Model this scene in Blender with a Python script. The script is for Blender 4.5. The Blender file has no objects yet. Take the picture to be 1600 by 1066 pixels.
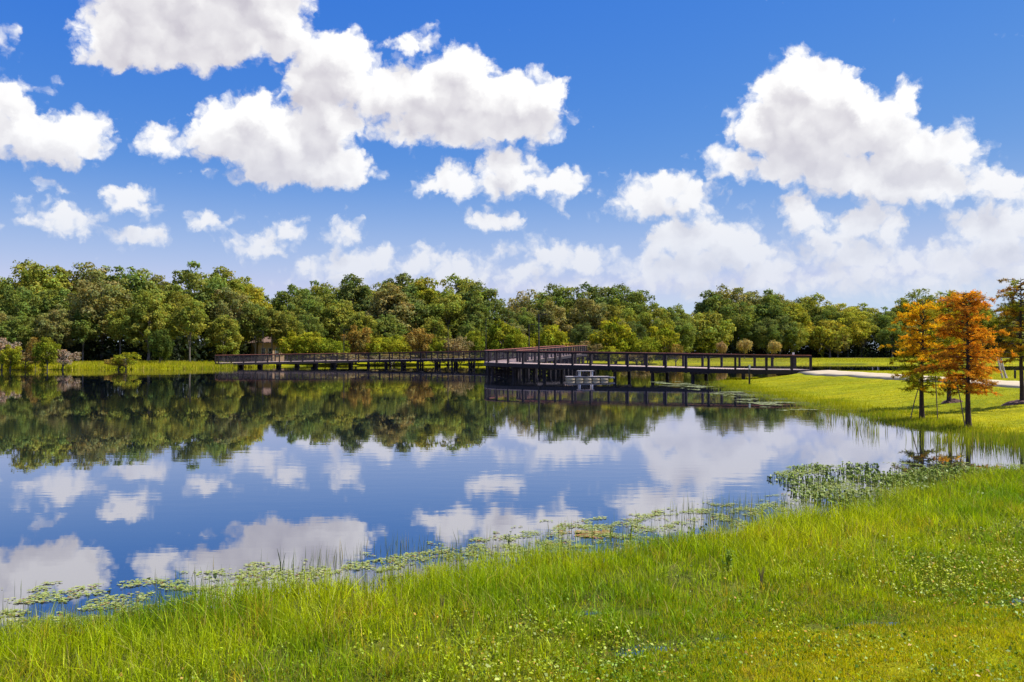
import bpy, math, random
import numpy as np
from mathutils import Vector, Matrix

# ------------------------------------------------------------------ camera
W_PX, H_PX, F_PX, HOR = 1600.0, 1066.0, 1400.0, 551.5
CAM_Z = 2.0
PITCH = math.atan((HOR - H_PX / 2) / F_PX)
scene = bpy.context.scene
col = scene.collection
cam_data = bpy.data.cameras.new('camera')
cam_data.sensor_width = 36.0
cam_data.lens = 36.0 * F_PX / W_PX
cam_data.clip_start, cam_data.clip_end = 0.1, 5000.0
cam = bpy.data.objects.new('camera', cam_data)
cam.location = (0, 0, CAM_Z)
cam.rotation_euler = (math.pi / 2 + PITCH, 0, 0)
col.objects.link(cam)
scene.camera = cam

# ------------------------------------------------------------------ light, exposure
SUN_AZ = math.radians(84)       # clockwise from the view direction (+Y)
SUN_EL = math.radians(54)
sun_dir = Vector((math.sin(SUN_AZ) * math.cos(SUN_EL), math.cos(SUN_AZ) * math.cos(SUN_EL), math.sin(SUN_EL)))
sd = bpy.data.lights.new('sun', 'SUN')
sd.energy = 5.0
sd.angle = math.radians(0.5)
sd.color = (1.0, 0.955, 0.88)
sun = bpy.data.objects.new('sun', sd)
sun.rotation_euler = sun_dir.to_track_quat('Z', 'Y').to_euler()
sun.location = (40, 10, 60)
col.objects.link(sun)
scene.view_settings.view_transform = 'Standard'
scene.view_settings.look = 'None'
scene.view_settings.gamma = 1.0
scene.view_settings.exposure = 0.45
scene.view_settings.use_curve_mapping = False
scene.cycles.use_denoising = True
scene.cycles.max_bounces = 6
scene.cycles.diffuse_bounces = 3
scene.cycles.glossy_bounces = 3
scene.cycles.transmission_bounces = 3
scene.cycles.transparent_max_bounces = 6
scene.cycles.caustics_reflective = False
scene.cycles.caustics_refractive = False
scene.cycles.sample_clamp_indirect = 6.0

# ------------------------------------------------------------------ sky with cumulus clouds
# cloud bank as soft puffs: azimuth and elevation given in hundredths of a degree-like units
PUFFS = [
 (290,30,170,75),(200,55,80,50),(400,30,85,60),(235,85,70,24),(160,84,42,20),(340,80,70,30),(300,-40,220,60),
 (515,95,55,50),(490,130,48,50),(540,72,30,25),(555,130,38,55),(515,185,50,45),(455,60,40,40),
 (720,108,50,42),(690,150,95,55),(790,165,88,55),(615,145,58,46),(855,155,34,46),(700,200,140,30),(820,195,66,26),(640,68,36,21),
 (400,165,32,28),(340,205,46,42),(385,212,75,56),(450,232,80,56),(520,255,58,40),(445,266,105,28),(545,272,36,26),(245,213,28,18),(283,229,26,13),(500,195,55,40),
 (5,155,36,40),(40,205,60,42),(110,215,58,40),(150,203,24,28),(100,238,58,18),(40,232,70,20),(-60,200,70,50),
 (12,60,20,26,.3),(60,135,28,10,.3),
 (790,250,34,28),(800,280,70,28),(860,285,44,22),(690,283,38,28),(720,293,48,16),(895,292,20,16),
 (770,345,40,19),(805,348,28,12),(75,290,17,11,.7),(25,320,10,10,.5),
 (90,336,42,20,.9),(130,350,40,16,.8),(150,362,25,10,.7),(190,308,38,24),(215,326,28,15),(258,341,12,7,.6),(213,367,46,18),
 (325,342,28,14),(350,352,23,13),(450,361,34,9,.6),(535,363,24,13),(390,383,36,19),(425,390,32,14),(475,414,20,15),
 (545,412,45,22),(600,402,21,20),(575,415,52,22),(670,405,21,21),(655,418,36,16),(715,418,26,18),(690,426,52,14),(765,420,20,22,.6),
 (855,400,45,20),(900,405,42,20),(940,418,32,18,.8),(830,428,60,18,.8),(780,430,40,14,.6),
 (1040,295,50,29),(1000,315,45,24),(1080,313,44,26),(1040,324,84,15),(985,290,15,12),
 (1070,370,58,30),(1130,375,55,32),(1170,392,46,28),(1100,410,110,32,.9),(1210,425,60,22,.8),(1020,425,60,20,.8),(1000,405,35,14,.8),
 (1255,115,52,36),(1228,150,50,42),(1310,150,56,48),(1200,205,62,48),(1280,200,100,60),(1370,195,66,48),(1415,155,20,30),(1440,230,90,38),(1500,240,46,22),
 (1150,255,48,26),(1113,268,22,12),(1280,260,110,36),(1380,280,120,38),(1480,290,80,32),(1560,290,60,32),(1200,262,60,22),
 (1243,322,19,24),(1258,350,44,27),(1350,345,48,27),(1390,350,30,22),(1310,370,80,24,.8),(1350,405,130,34,.6),
 (1500,340,40,13,.9),(1540,352,38,24),(1590,350,32,28),(1560,392,58,38,.9),(1590,425,60,28,.8),(1640,330,50,40),(1680,250,40,30),
 (1300,440,170,26,.5),(1480,445,140,28,.5),(1100,450,150,24,.5),(900,445,120,18,.45),(680,445,120,14,.5),(560,445,80,10,.5),(1520,410,90,40,.5),
 (100,345,50,18),(60,345,30,14),(245,225,34,18),(430,362,40,12),(455,358,30,11),(540,362,26,15),(880,330,14,10,.7),(780,392,12,10,.7),
]
AZ_HALF = math.radians(33.0)
T0, T1 = -0.02, 0.42
RANK = 27
def cloud_factors():
    nu, nv = 220, 120
    az = np.linspace(-AZ_HALF, AZ_HALF, nu)
    t = np.linspace(T0, T1, nv)
    A, T = np.meshgrid(az, t, indexing='ij')
    px = 800 + 1400 * np.tan(A)
    py = HOR - 1400 * T * np.sqrt(1 + np.tan(A) ** 2)
    acc = np.zeros_like(px)
    for p in PUFFS:
        x, y, rx, ry = p[:4]
        w = p[4] if len(p) > 4 else 1.0
        rx, ry = rx * 1.05 + 7, ry * 1.05 + 7
        dy = (py - y)
        yy = np.where(dy > 0, dy / (ry * 0.92), dy / ry)
        d = np.sqrt(((px - x) / rx) ** 2 + yy ** 2)
        sz = min(rx, ry)
        f = np.clip((1 - d) * sz / 38.0, -0.9, 1.0) * (w if w < 1 else 1)
        f = np.where(1 - d > 0, f, np.clip((1 - d) * sz / 38.0, -0.9, 0))
        acc = np.maximum(acc, np.exp(5.0 * f)) if False else acc + np.exp(7.0 * f)
    F = np.log(acc) / 7.0
    F = np.clip(F - 0.05, -0.6, 1.15)
    U, S, Vt = np.linalg.svd(F, full_matrices=False)
    R = (U[:, :RANK] * S[:RANK]) @ Vt[:RANK]
    print('cloud map rank error', np.abs(R - F).max(), np.sqrt(((R - F) ** 2).mean()))
    return U[:, :RANK] * np.sqrt(S[:RANK]), (Vt[:RANK].T * np.sqrt(S[:RANK]))

def build_world():
    w = bpy.data.worlds.new('World')
    scene.world = w
    w.use_nodes = True
    nt = w.node_tree
    nt.nodes.clear()
    N, L = nt.nodes, nt.links
    def node(t, **kw):
        n = N.new(t)
        for k, v in kw.items():
            setattr(n, k, v)
        return n
    def put(n, i, v):
        if isinstance(v, bpy.types.NodeSocket):
            L.new(v, n.inputs[i])
        elif v is not None:
            n.inputs[i].default_value = v
    def M(op, a, b=None, c=None, clamp=False):
        n = node('ShaderNodeMath', operation=op, use_clamp=clamp)
        put(n, 0, a); put(n, 1, b); put(n, 2, c)
        return n.outputs[0]
    def VM(op, a, b=None, c=None):
        n = node('ShaderNodeVectorMath', operation=op)
        put(n, 0, a); put(n, 1, b); put(n, 2, c)
        return n.outputs['Value'] if op in ('DOT_PRODUCT', 'LENGTH') else n.outputs['Vector']
    def XYZ(x, y, z):
        n = node('ShaderNodeCombineXYZ')
        put(n, 0, x); put(n, 1, y); put(n, 2, z)
        return n.outputs[0]
    def RANGE(v, a, b, c=0.0, d=1.0, smooth=True):
        n = node('ShaderNodeMapRange', interpolation_type='SMOOTHSTEP' if smooth else 'LINEAR', clamp=True)
        put(n, 0, v); put(n, 1, a); put(n, 2, b); put(n, 3, c); put(n, 4, d)
        return n.outputs[0]
    def MIX(f, a, b):
        n = node('ShaderNodeMix', data_type='RGBA')
        put(n, 0, f); put(n, 6, a); put(n, 7, b)
        return n.outputs[2]
    tc = node('ShaderNodeTexCoord')
    sp = node('ShaderNodeSeparateXYZ'); L.new(tc.outputs['Generated'], sp.inputs[0])
    x, y, z = sp.outputs
    az = M('ARCTAN2', x, y)
    r = M('SQRT', M('ADD', M('MULTIPLY', x, x), M('MULTIPLY', y, y)))
    t = M('DIVIDE', z, M('MAXIMUM', r, 0.05))
    # coordinates in units of about a tenth of a radian / 1.4
    q = XYZ(M('MULTIPLY', az, 14.0), M('MULTIPLY', t, 14.0), 0.0)
    Uf, Vf = cloud_factors()
    def curve_node(funcs):
        n = node('ShaderNodeRGBCurve')
        m = n.mapping
        m.use_clip = False
        scl, off = [], []
        for c in range(3):
            f = funcs[:, c]
            lo, hi = float(f.min()), float(f.max())
            k = len(f)
            cu = m.curves[c]
            while len(cu.points) > 2:
                cu.points.remove(cu.points[-1])
            step = 2
            idx = list(range(0, k, step))
            if idx[-1] != k - 1: idx.append(k - 1)
            cu.points[0].location = (0, (f[0] - lo) / (hi - lo))
            cu.points[1].location = (1, (f[-1] - lo) / (hi - lo))
            for i in idx[1:-1]:
                cu.points.new(i / (k - 1), (f[i] - lo) / (hi - lo))
            for p in cu.points: p.handle_type = 'AUTO'
            scl.append(hi - lo); off.append(lo)
        m.update()
        return n, tuple(scl), tuple(off)
    def field(vec):
        """low-rank cloud map looked up at vec = (az*14, t*14)"""
        s = node('ShaderNodeSeparateXYZ'); L.new(vec, s.inputs[0])
        a = M('DIVIDE', s.outputs[0], 14.0); tt = M('DIVIDE', s.outputs[1], 14.0)
        u = M('DIVIDE', M('PINGPONG', M('ADD', a, AZ_HALF), 2 * AZ_HALF), 2 * AZ_HALF)
        v = RANGE(tt, T0, T1, smooth=False)
        uu, vv = XYZ(u, u, u), XYZ(v, v, v)
        tot = None
        for k in range(0, RANK, 3):
            nu, su, ou = curve_node(Uf[:, k:k + 3]); L.new(uu, nu.inputs[1])
            nv, sv, ov = curve_node(Vf[:, k:k + 3]); L.new(vv, nv.inputs[1])
            d = VM('DOT_PRODUCT', VM('MULTIPLY_ADD', nu.outputs[0], su, ou), VM('MULTIPLY_ADD', nv.outputs[0], sv, ov))
            tot = d if tot is None else M('ADD', tot, d)
        return tot
    def noise(vec, scale, detail, rough, shift=(0.0, 0.0, 0.0), out=0):
        n = node('ShaderNodeTexNoise', noise_dimensions='2D')
        L.new(VM('ADD', vec, shift), n.inputs['Vector'])
        n.inputs['Scale'].default_value = scale
        n.inputs['Detail'].default_value = detail
        n.inputs['Roughness'].default_value = rough
        return n.outputs[out]
    def puffs(vec, scale, detail, rough):
        n = node('ShaderNodeTexVoronoi', voronoi_dimensions='2D', feature='F1')
        L.new(vec, n.inputs['Vector'])
        n.inputs['Scale'].default_value = scale
        n.inputs['Detail'].default_value = detail
        n.inputs['Roughness'].default_value = rough
        return n.outputs['Distance']
    # domain warp shared by all look-ups
    wv = VM('SUBTRACT', noise(q, 2.4, 5.0, 0.62, (31.3, 7.1, 0.0), 1), (0.5, 0.5, 0.5))
    qw = VM('MULTIPLY_ADD', wv, (0.50, 0.38, 0.0), q)
    qd = VM('MULTIPLY_ADD', wv, (0.30, 0.30, 0.0), q)
    n1 = M('SUBTRACT', noise(qd, 2.0, 7.0, 0.60, (3.0, 57.0, 0.0)), 0.5)
    p1 = M('SUBTRACT', 0.40, puffs(qd, 3.2, 2.0, 0.5))
    dn = M('ADD', M('MULTIPLY', n1, 0.80), M('MULTIPLY', p1, 0.40))
    Fs = field(qw)
    dens = M('ADD', Fs, dn)
    # same look-ups a little way towards the sun: less cloud there means a lit flank
    def soft(vec):
        return M('ADD', noise(vec, 1.5, 3.0, 0.48, (11.0, 23.0, 0.0)), M('MULTIPLY', puffs(vec, 2.4, 1.0, 0.5), -0.34))
    relief = M('SUBTRACT', soft(qd), soft(VM('ADD', qd, (0.14, 0.16, 0.0))))
    Fo = field(VM('ADD', qw, (0.10, 0.40, 0.0)))
    # free clouds overhead, above the mapped band
    over = RANGE(t, 0.40, 0.62)
    pl = XYZ(M('DIVIDE', x, M('MAXIMUM', z, 0.05)), M('DIVIDE', y, M('MAXIMUM', z, 0.05)), 0.0)
    free = M('MULTIPLY_ADD', noise(pl, 1.1, 4.0, 0.55), 3.0, -1.75)
    densa = M('ADD', M('MULTIPLY', dens, M('SUBTRACT', 1.0, over)), M('MULTIPLY', free, over))
    alpha = RANGE(densa, -0.13, 0.33)
    thick = RANGE(M('ADD', Fo, M('MULTIPLY', n1, 0.22)), -0.05, 1.05)
    lit = M('ADD', M('MULTIPLY_ADD', thick, -0.56, 1.06), M('MULTIPLY', relief, 0.55))
    lit = RANGE(lit, 0.2, 1.0, smooth=False)
    # sky
    sky = node('ShaderNodeTexSky', sky_type='NISHITA')
    sky.sun_disc = False
    sky.sun_elevation = SUN_EL
    sky.sun_rotation = SUN_AZ
    sky.air_density = 0.7
    sky.dust_density = 0.0
    sky.ozone_density = 8.0
    sky.altitude = 0.0
    # clear, strongly graded blue: per-channel response on top of the physical sky
    sc_ = node('ShaderNodeSeparateColor'); L.new(sky.outputs[0], sc_.inputs[0])
    cc_ = node('ShaderNodeCombineColor')
    for ch, (gain, pw, top) in enumerate(((5.7, 1.9, 0.42), (0.92, 0.91, 0.525), (0.67, 0.15, 0.68))):
        v = M('MULTIPLY', M('POWER', M('MULTIPLY', sc_.outputs[ch], 0.1), pw), 0.90 * gain / BG)
        L.new(M('MINIMUM', v, 0.90 * top / BG), cc_.inputs[ch])
    skyc = cc_.outputs[0]
    K = 0.90 / BG
    skyc = MIX(RANGE(t, 0.02, 0.22, 0.50, 0.0), skyc, (0.50 * K, 0.585 * K, 0.76 * K, 1))   # moist air near the horizon
    low = RANGE(t, 0.02, 0.30)
    bright = MIX(low, (0.65 * K, 0.67 * K, 0.73 * K, 1), (0.86 * K, 0.855 * K, 0.85 * K, 1))
    shade = MIX(low, (0.49 * K, 0.52 * K, 0.62 * K, 1), (0.46 * K, 0.44 * K, 0.50 * K, 1))
    cloudc = MIX(lit, shade, bright)
    opac = M('MULTIPLY', alpha, RANGE(t, 0.0, 0.18, 0.70, 1.0))
    final = MIX(opac, skyc, cloudc)
    bg = node('ShaderNodeBackground')
    L.new(final, bg.inputs['Color'])
    bg.inputs['Strength'].default_value = BG
    out = node('ShaderNodeOutputWorld')
    L.new(bg.outputs[0], out.inputs[0])
    w.cycles.sampling_method = 'MANUAL'
    w.cycles.sample_map_resolution = 512
BG = 0.10
build_world()

# ------------------------------------------------------------------ helpers
rng = np.random.default_rng(11)
random.seed(5)
def ray(px, py):
    dx, dz = (px - W_PX / 2) / F_PX, (H_PX / 2 - py) / F_PX
    c, s = math.cos(PITCH), math.sin(PITCH)
    return np.array([dx, c - dz * s, s + dz * c])
def at(px, py, z=0.0):
    d = ray(px, py)
    k = (z - CAM_Z) / d[2]
    return (d[0] * k, d[1] * k, z)
def atd(px, py, depth):
    d = ray(px, py)
    k = depth / d[1]
    return (d[0] * k, depth, CAM_Z + d[2] * k)
def px_of(x, y):
    return 800 + F_PX * x / y
def smooth(t):
    t = np.clip(t, 0, 1)
    return t * t * (3 - 2 * t)
_TAB = {}
def vnoise(x, y, scale, seed=0):
    """cheap smooth 2-D value noise in numpy, 0..1"""
    r = _TAB.get(seed)
    if r is None: r = _TAB[seed] = np.random.default_rng(seed).random((128, 128))
    u, v = np.asarray(x) * scale, np.asarray(y) * scale
    iu, iv = np.floor(u).astype(int), np.floor(v).astype(int)
    fu, fv = smooth(u - iu), smooth(v - iv)
    a = r[iu % 128, iv % 128]; b = r[(iu + 1) % 128, iv % 128]
    c = r[iu % 128, (iv + 1) % 128]; d = r[(iu + 1) % 128, (iv + 1) % 128]
    return (a * (1 - fu) + b * fu) * (1 - fv) + (c * (1 - fu) + d * fu) * fv
def fbm(x, y, scale, seed=0, oct=4):
    t, amp, tot = 0, 1.0, 0
    for k in range(oct):
        t = t + amp * vnoise(x, y, scale * 2 ** k, seed + k); tot += amp; amp *= 0.5
    return t / tot
def tag(o, label=None, cat=None, group=None, kind=None):
    if label: o['label'] = label
    if cat: o['category'] = cat
    if group: o['group'] = group
    if kind: o['kind'] = kind
    return o
def empty(name, loc=(0, 0, 0), rz=0.0):
    o = bpy.data.objects.new(name, None)
    o.location = loc; o.rotation_euler = (0, 0, rz)
    o.empty_display_size = 0.2
    col.objects.link(o)
    return o
def link(name, me, parent=None, loc=None):
    o = bpy.data.objects.new(name, me)
    col.objects.link(o)
    if parent is not None: o.parent = parent
    if loc is not None: o.location = loc
    return o
def fast_mesh(name, V, F, mat, tint=None, smooth_=False):
    """V (n,3), F (m,k) of one size; tint (n,3) per-vertex colour variation"""
    V = np.ascontiguousarray(V, dtype=np.float32); F = np.ascontiguousarray(F, dtype=np.int32)
    m, k = F.shape
    me = bpy.data.meshes.new(name)
    me.vertices.add(len(V)); me.vertices.foreach_set('co', V.ravel())
    me.loops.add(m * k); me.loops.foreach_set('vertex_index', F.ravel())
    me.polygons.add(m)
    me.polygons.foreach_set('loop_start', np.arange(0, m * k, k, dtype=np.int32))
    me.polygons.foreach_set('loop_total', np.full(m, k, dtype=np.int32))
    if smooth_: me.polygons.foreach_set('use_smooth', np.ones(m, dtype=bool))
    me.update(calc_edges=True)
    if tint is not None:
        a = me.color_attributes.new('tint', 'FLOAT_COLOR', 'POINT')
        c = np.ones((len(V), 4), dtype=np.float32); c[:, :3] = tint
        a.data.foreach_set('color', c.ravel())
    if mat: me.materials.append(mat)
    return me
class MB:
    """collects boxes, bars and tubes into one mesh"""
    def __init__(s): s.v, s.f = [], []
    def add(s, v, f):
        o = len(s.v); s.v += [tuple(p) for p in v]; s.f += [tuple(i + o for i in q) for q in f]
    def box(s, c, size, rz=0.0):
        hx, hy, hz = size[0] / 2, size[1] / 2, size[2] / 2
        co, si = math.cos(rz), math.sin(rz)
        v = []
        for dz in (-hz, hz):
            for dx, dy in ((-hx, -hy), (hx, -hy), (hx, hy), (-hx, hy)):
                v.append((c[0] + dx * co - dy * si, c[1] + dx * si + dy * co, c[2] + dz))
        s.add(v, [(0, 3, 2, 1), (4, 5, 6, 7), (0, 1, 5, 4), (1, 2, 6, 5), (2, 3, 7, 6), (3, 0, 4, 7)])
    def bar(s, a, b, w, h):
        a, b = Vector(a), Vector(b)
        d = (b - a).normalized()
        up = Vector((0, 0, 1)) if abs(d.z) < 0.95 else Vector((0, 1, 0))
        x = d.cross(up).normalized(); y = x.cross(d)
        v = []
        for p in (a, b):
            for sx, sy in ((-1, -1), (1, -1), (1, 1), (-1, 1)):
                v.append(p + x * (sx * w / 2) + y * (sy * h / 2))
        s.add(v, [(0, 3, 2, 1), (4, 5, 6, 7), (0, 1, 5, 4), (1, 2, 6, 5), (2, 3, 7, 6), (3, 0, 4, 7)])
    def tube(s, pts, rad, n=7, cap=True):
        pts = [Vector(p) for p in pts]
        v, f = [], []
        for i, p in enumerate(pts):
            d = (pts[min(i + 1, len(pts) - 1)] - pts[max(i - 1, 0)])
            d = d.normalized() if d.length > 1e-9 else Vector((0, 0, 1))
            ref = Vector((1, 0, 0)) if abs(d.x) < 0.9 else Vector((0, 1, 0))
            x = d.cross(ref).normalized(); y = d.cross(x)
            for k in range(n):
                a = 2 * math.pi * k / n
                v.append(p + (x * math.cos(a) + y * math.sin(a)) * rad[i])
        for i in range(len(pts) - 1):
            for k in range(n):
                f.append((i * n + k, i * n + (k + 1) % n, (i + 1) * n + (k + 1) % n, (i + 1) * n + k))
        if cap:
            f.append(tuple(range(n))[::-1]); f.append(tuple((len(pts) - 1) * n + k for k in range(n)))
        s.add(v, f)
    def mesh(s, name, mat, smooth_=False):
        me = bpy.data.meshes.new(name)
        me.from_pydata(s.v, [], s.f); me.update()
        if smooth_: me.polygons.foreach_set('use_smooth', np.ones(len(me.polygons), dtype=bool))
        if mat: me.materials.append(mat)
        return me
    def build(s, name, mat, parent=None, smooth_=False):
        return link(name, s.mesh(name, mat, smooth_), parent)

# ------------------------------------------------------------------ materials
class NT:
    def __init__(s, name):
        s.m = bpy.data.materials.new(name); s.m.use_nodes = True
        s.t = s.m.node_tree; s.t.nodes.clear()
        s.out = s.t.nodes.new('ShaderNodeOutputMaterial')
    def n(s, t, ins=None, **kw):
        nd = s.t.nodes.new(t)
        for k, v in kw.items(): setattr(nd, k, v)
        for k, v in (ins or {}).items():
            if isinstance(v, bpy.types.NodeSocket): s.t.links.new(v, nd.inputs[k])
            else: nd.inputs[k].default_value = v
        return nd
    def noise(s, scale, detail=4.0, rough=0.55, vec=None, out='Fac'):
        nd = s.n('ShaderNodeTexNoise', {'Scale': scale, 'Detail': detail, 'Roughness': rough})
        if vec is not None: s.t.links.new(vec, nd.inputs['Vector'])
        return nd.outputs[out]
    def ramp(s, fac, stops):
        nd = s.n('ShaderNodeValToRGB', {'Fac': fac})
        e = nd.color_ramp.elements
        while len(e) < len(stops): e.new(0.5)
        for i, (p, c) in enumerate(stops):
            e[i].position = p; e[i].color = (*c, 1)
        return nd.outputs[0]
    def mul(s, a, b, mode='MULTIPLY', f=1.0):
        nd = s.n('ShaderNodeMix', data_type='RGBA', blend_type=mode)
        for i, v in ((0, f), (6, a), (7, b)):
            if isinstance(v, bpy.types.NodeSocket): s.t.links.new(v, nd.inputs[i])
            else: nd.inputs[i].default_value = v if i == 0 else (*v, 1)
        return nd.outputs[2]
    def done(s, sock):
        s.t.links.new(sock, s.out.inputs['Surface']); return s.m
def leaf_mat(name, color=None, trans=0.35, gloss=0.0, rough=0.45):
    """foliage: colour x per-leaf tint x object colour; part of the light passes through"""
    t = NT(name)
    att = t.n('ShaderNodeAttribute', attribute_name='tint').outputs['Color']
    base = t.n('ShaderNodeObjectInfo').outputs['Color'] if color is None else None
    c = t.mul(base if base is not None else color, att)
    d = t.n('ShaderNodeBsdfDiffuse', {'Color': c}).outputs[0]
    tc = t.mul(c, (1.25, 1.15, 0.55))
    tr = t.n('ShaderNodeBsdfTranslucent', {'Color': tc}).outputs[0]
    sh = t.n('ShaderNodeMixShader', {0: trans, 1: d, 2: tr}).outputs[0]
    if gloss:
        g = t.n('ShaderNodeBsdfGlossy', {'Color': (1, 1, 1, 1), 'Roughness': rough}).outputs[0]
        sh = t.n('ShaderNodeMixShader', {0: gloss, 1: sh, 2: g}).outputs[0]
    return t.done(sh)
def plain(name, color, rough=0.7, var=0.25, scale=6.0, bump=0.0, spec=0.3, metal=0.0):
    t = NT(name)
    g = t.n('ShaderNodeTexCoord').outputs['Object']
    f = t.noise(scale, 5.0, 0.6, g)
    c = t.ramp(f, [(0.25, tuple(v * (1 - var) for v in color)), (0.75, tuple(min(1, v * (1 + var)) for v in color))])
    ins = {'Base Color': c, 'Roughness': rough, 'Specular IOR Level': spec, 'Metallic': metal}
    if bump:
        ins['Normal'] = t.n('ShaderNodeBump', {'Strength': bump, 'Distance': 0.02, 'Height': f}).outputs[0]
    return t.done(t.n('ShaderNodeBsdfPrincipled', ins).outputs[0])

def bark_mat(name, a, b):
    t = NT(name)
    g = t.n('ShaderNodeTexCoord').outputs['Object']
    mp = t.n('ShaderNodeMapping', {'Vector': g, 'Scale': (6, 6, 1.2)}).outputs[0]
    f = t.noise(2.0, 6.0, 0.65, mp)
    c = t.ramp(f, [(0.3, a), (0.72, b)])
    bp = t.n('ShaderNodeBump', {'Strength': 0.5, 'Distance': 0.04, 'Height': f}).outputs[0]
    return t.done(t.n('ShaderNodeBsdfPrincipled', {'Base Color': c, 'Roughness': 0.9, 'Specular IOR Level': 0.1, 'Normal': bp}).outputs[0])
MAT = {}
MAT['leaf'] = leaf_mat('tree_leaf')
MAT['needle'] = leaf_mat('cypress_needle', trans=0.45)
MAT['grass'] = leaf_mat('grass_blade', (1, 1, 1), trans=0.42, gloss=0.012, rough=.5)
MAT['pad'] = leaf_mat('floating_leaf', (1, 1, 1), trans=0.10, gloss=0.03, rough=0.5)
MAT['bark'] = bark_mat('oak_bark', (0.08, 0.068, 0.058), (0.27, 0.235, 0.20))
MAT['cypress_bark'] = bark_mat('cypress_bark', (0.035, 0.024, 0.020), (0.10, 0.068, 0.055))
MAT['dark_wood'] = plain('dark_stained_timber', (0.020, 0.014, 0.016), 0.75, 0.4, 4.0)
MAT['rail_wood'] = plain('red_brown_rail_timber', (0.34, 0.125, 0.085), 0.6, 0.3, 3.0)
MAT['deck_wood'] = plain('weathered_deck_timber', (0.58, 0.43, 0.37), 0.8, 0.25, 2.0)
MAT['steel'] = plain('cable_steel', (0.16, 0.14, 0.15), 0.5, 0.2, 10.0)
MAT['pole'] = plain('dark_bronze_pole', (0.022, 0.018, 0.018), 0.5, 0.3, 5.0)
MAT['brown_stake'] = plain('brown_stake_timber', (0.17, 0.12, 0.09), 0.85, 0.3, 9.0)
MAT['white'] = plain('white_paint', (0.72, 0.72, 0.70), 0.5, 0.08, 8.0)
MAT['cream'] = plain('cream_float', (0.62, 0.48, 0.28), 0.55, 0.2, 4.0)
MAT['grey_wood'] = plain('grey_stake_timber', (0.42, 0.36, 0.34), 0.8, 0.3, 9.0)
MAT['mulch'] = plain('bark_mulch', (0.11, 0.058, 0.045), 0.95, 0.6, 14.0, 0.8)
MAT['concrete'] = plain('pale_concrete', (0.52, 0.42, 0.27), 0.85, 0.10, 1.5)
MAT['stucco'] = plain('peach_stucco', (0.62, 0.41, 0.25), 0.85, 0.1, 2.0)
MAT['glass'] = plain('dark_window_glass', (0.05, 0.06, 0.07), 0.08, 0.2, 1.0, 0, 0.6)
MAT['roof'] = plain('brown_roof_shingle', (0.16, 0.10, 0.075), 0.9, 0.4, 8.0)
MAT['sign_green'] = plain('pale_green_sign', (0.42, 0.55, 0.33), 0.5, 0.1, 5.0)

# ------------------------------------------------------------------ terrain
NEAR = [(-200, -60), (-60, -6), (-12, 4.2), (-6, 5.3), (-3.49, 6.1), (-2.77, 6.46), (-2.03, 7.1), (-.88, 7.7), (.63, 8.7), (2.75, 9.9), (4.25, 11.0),
        (5.9, 12.8), (8.3, 14.4), (10.9, 15.3), (14, 16.4), (17.5, 18.0),
        (15.5, 19.3), (13.9, 19.6), (11.5, 20.2), (10.9, 21.8), (11.1, 24), (11.0, 25.8), (11.3, 29), (11.3, 32.4), (11.5, 38.1), (11.9, 44.8),
        (12.3, 51.4), (13.2, 57.0), (14.2, 62.9), (16.0, 67.5), (19.0, 69.8), (25, 70.5), (40, 71.5), (90, 74), (400, 80), (400, -60)]
FAR = [(-500, 100), (-90, 104), (-60, 105.7), (-45.7, 107.5), (-39.5, 111), (-37.0, 116), (-37.5, 124), (-33, 134), (-20, 141), (-5.2, 148), (10.8, 152), (27, 157), (33, 160),
       (45.7, 160), (68, 158), (100, 155), (200, 150), (500, 140), (500, 1200), (-500, 1200)]
def sdist(P, poly):
    P = np.asarray(P, float); n = len(poly)
    if len(P) < 400:
        A = np.asarray(poly, float); B = np.roll(A, -1, 0); E = B - A
        D = P[:, None] - A[None]
        t = np.clip((D * E).sum(2) / (E * E).sum(1), 0, 1)
        best = np.sqrt((((D - t[..., None] * E)) ** 2).sum(2)).min(1)
        ey = np.where(E[:, 1] == 0, 1e-9, E[:, 1])
        c = ((A[:, 1] > P[:, 1:2]) != (B[:, 1] > P[:, 1:2])) & (P[:, 0:1] < E[:, 0] * (P[:, 1:2] - A[:, 1]) / ey + A[:, 0])
        return np.where(c.sum(1) % 2 == 1, best, -best)
    best = np.full(len(P), 1e9); inside = np.zeros(len(P), bool)
    for i in range(n):
        a = np.array(poly[i], float); b = np.array(poly[(i + 1) % n], float)
        e = b - a
        t = np.clip(((P - a) @ e) / (e @ e), 0, 1)
        best = np.minimum(best, np.hypot(*(P - a - t[:, None] * e).T))
        c = ((a[1] > P[:, 1]) != (b[1] > P[:, 1])) & (P[:, 0] < e[0] * (P[:, 1] - a[1]) / (e[1] if e[1] else 1e-9) + a[0])
        inside ^= c
    return np.where(inside, best, -best)
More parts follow.
